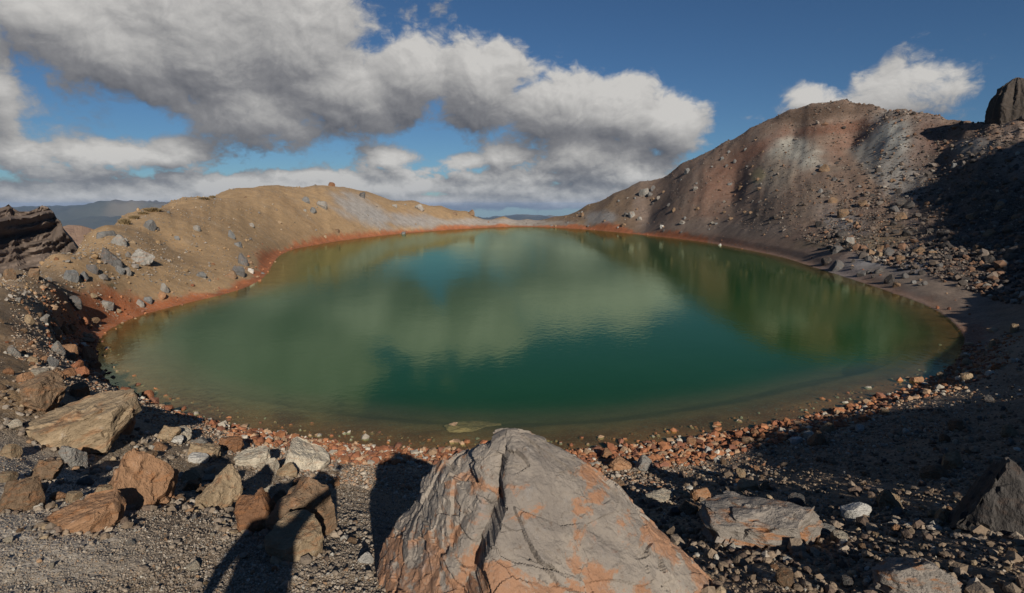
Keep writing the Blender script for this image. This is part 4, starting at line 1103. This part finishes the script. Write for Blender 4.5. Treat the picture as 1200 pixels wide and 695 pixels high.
for s_ in (-1, 1):
    i = add(0, (s_ * .11, 0, .87, .085)); i = add(i, (s_ * .26, .02, .49, .058)); i = add(i, (s_ * .40, -.02, .10, .038)); i = add(i, (s_ * .41, .03, .045, .036)); add(i, (s_ * .45, .15, .03, .032, .022))
    i = add(2, (s_ * .18, 0, 1.42, .055))
    if s_ > 0:                                   # the right arm reaches up to the camera
        i = add(i, (.33, .10, 1.58, .042)); i = add(i, (WX + .01, .20, 1.62 + WZ, .028)); h_ = add(i, (WX, .215, 1.69 + WZ, .028, .018))
        tips = [((-.04 + .03 * f, .235, 1.735 + WZ), (-.045 + .03 * f, .262, 1.765 + WZ), (-.045 + .03 * f, .25, 1.785 + WZ)) for f in range(4)]; thumb = ((.045, .20, 1.72 + WZ), (.05, .215, 1.75 + WZ)); ox = WX
    else:                                        # the left one hangs a little away from the body
        i = add(i, (-.33, -.02, 1.17, .042)); i = add(i, (-.38, .08, .95, .028)); h_ = add(i, (-.385, .10, .88, .028, .018))
        tips = [((-.385, .07 + .022 * f, .82), (-.38, .075 + .022 * f, .785), (-.37, .08 + .02 * f, .76)) for f in range(4)]; thumb = ((-.37, .15, .86), (-.36, .165, .83)); ox = 0
    for tr_ in tips:
        j = h_
        for (fx, fy, fz), fr_r in zip(tr_, (.0095, .0085, .0075)): j = add(j, (ox + fx, fy, fz, fr_r))
    j = h_
    for (fx, fy, fz), fr_r in zip(thumb, (.011, .009)): j = add(j, (ox + fx, fy, fz, fr_r))
skin_m = plain('skin', (.45, .28, .2), .6)
pe = skinned('person', sc_(body_p), body_e, skin_m, None)
pe.location = (-.47, -.36, gz)
tag(pe, 'photographer in dark jacket standing astride the bank with one arm raised to a camera', 'person')
jk = [(0, 0, .80, .25, .17), (0, 0, 1.10, .25, .17), (0, 0, 1.36, .22, .16), (0, 0, 1.46, .09)]
je = [(0, 1), (1, 2), (2, 3)]
for s_ in (-1, 1):
    jk += [(s_ * .19, 0, 1.42, .075)] + ([(.33, .10, 1.58, .062), (WX + .01, .19, 1.59 + WZ, .042)] if s_ > 0 else [(-.33, -.02, 1.17, .062), (-.375, .07, .98, .045)]); n0 = len(jk) - 3; je += [(2, n0), (n0, n0 + 1), (n0 + 1, n0 + 2)]
skinned('jacket', sc_(jk), je, plain('jacket cloth', (.06, .07, .09)), pe)
tr = [(0, 0, .97, .15, .12)]; te = []
for s_ in (-1, 1):
    tr += [(s_ * .11, 0, .85, .125), (s_ * .26, .02, .49, .105), (s_ * .40, -.02, .12, .08)]; n0 = len(tr) - 3; te += [(0, n0), (n0, n0 + 1), (n0 + 1, n0 + 2)]
skinned('trousers', sc_(tr), te, plain('trouser cloth', (.09, .085, .07)), pe)
for s_ in (-1, 1):
    skinned('boot', sc_([(s_ * .40, -.03, .13, .055), (s_ * .41, 0, .06, .055), (s_ * .45, .14, .045, .05, .04)]), [(0, 1), (1, 2)], plain('boot leather', (.08, .05, .03)), pe)
skinned('hair', sc_([(0, -.035, 1.66, .075, .06), (0, -.01, 1.76, .092, .09), (0, .05, 1.80, .06, .05)]), [(0, 1), (1, 2)], plain('hair', (.04, .025, .015)), pe)
for s_ in (-1, 1):
    bm = bmesh.new(); bmesh.ops.create_uvsphere(bm, u_segments=12, v_segments=8, radius=.012 * k_); me_ = bpy.data.meshes.new('eye'); bm.to_mesh(me_); bm.free()
    me_.materials.append(plain('eye white', (.7, .7, .7), .3)); e_ = link('eye', me_, pe); e_.location = (s_ * .033 * k_, .118 * k_, 1.69 * k_)
skinned('nose', sc_([(0, .11, 1.69, .008), (0, .135, 1.655, .014)]), [(0, 1)], skin_m, pe)
# the camera in the hands: body behind the point of view, short lens
bm = bmesh.new(); bmesh.ops.create_cube(bm, size=1)
for q in bm.verts: q.co = (q.co.x * .13, q.co.y * .05, q.co.z * .09)
bmesh.ops.bevel(bm, geom=bm.edges[:], offset=.008, segments=3, affect='EDGES')
r_ = bmesh.ops.create_cube(bm, size=1)
for q in r_['verts']: q.co = (q.co.x * .05, q.co.y * .045, .058 + q.co.z * .03 + (0 if q.co.z < 0 else -.004))
me_ = bpy.data.meshes.new('photo_camera'); bm.to_mesh(me_); bm.free()
blk = plain('camera shell', (.03, .03, .03), .5); me_.materials.append(blk)
pc = link('photo_camera', me_); pc.location = (0, -.125, EYE)
pc.rotation_euler = (-PITCH, 0, 0)
tag(pc, 'black camera held up in the raised hand of the photographer', 'camera')
bm = bmesh.new(); bmesh.ops.create_cone(bm, cap_ends=True, segments=32, radius1=.034, radius2=.034, depth=.06)
bmesh.ops.bevel(bm, geom=bm.edges[:], offset=.002, segments=1, affect='EDGES')
bmesh.ops.rotate(bm, verts=bm.verts[:], matrix=Matrix.Rotation(math.pi / 2, 3, 'X'))
me_ = bpy.data.meshes.new('lens'); bm.to_mesh(me_); bm.free(); me_.materials.append(blk)
l_ = link('lens', me_, pc); l_.location = (0, .055, 0)
# ------------------------------------------------------------------ air
hm, t = new_mat('haze')
v = t.node('ShaderNodeVolumePrincipled', {'Color': (.42, .63, 1.0, 1), 'Density': 5.0e-5, 'Anisotropy': 0.0})
t.l.new(v.outputs[0], t.out.inputs['Volume'])
bm = bmesh.new(); bmesh.ops.create_cube(bm, size=1.0)
lo = float(GZ.min()) - 1.0; hi = 46.0
for q in bm.verts: q.co = (q.co.x * 29000, q.co.y * 29000, lo + (q.co.z + .5) * (hi - lo))
me = bpy.data.meshes.new('haze'); bm.to_mesh(me); bm.free(); me.materials.append(hm)
tag(link('haze', me), 'thin blue air lying over the far valley beyond the lake', kind='stuff')
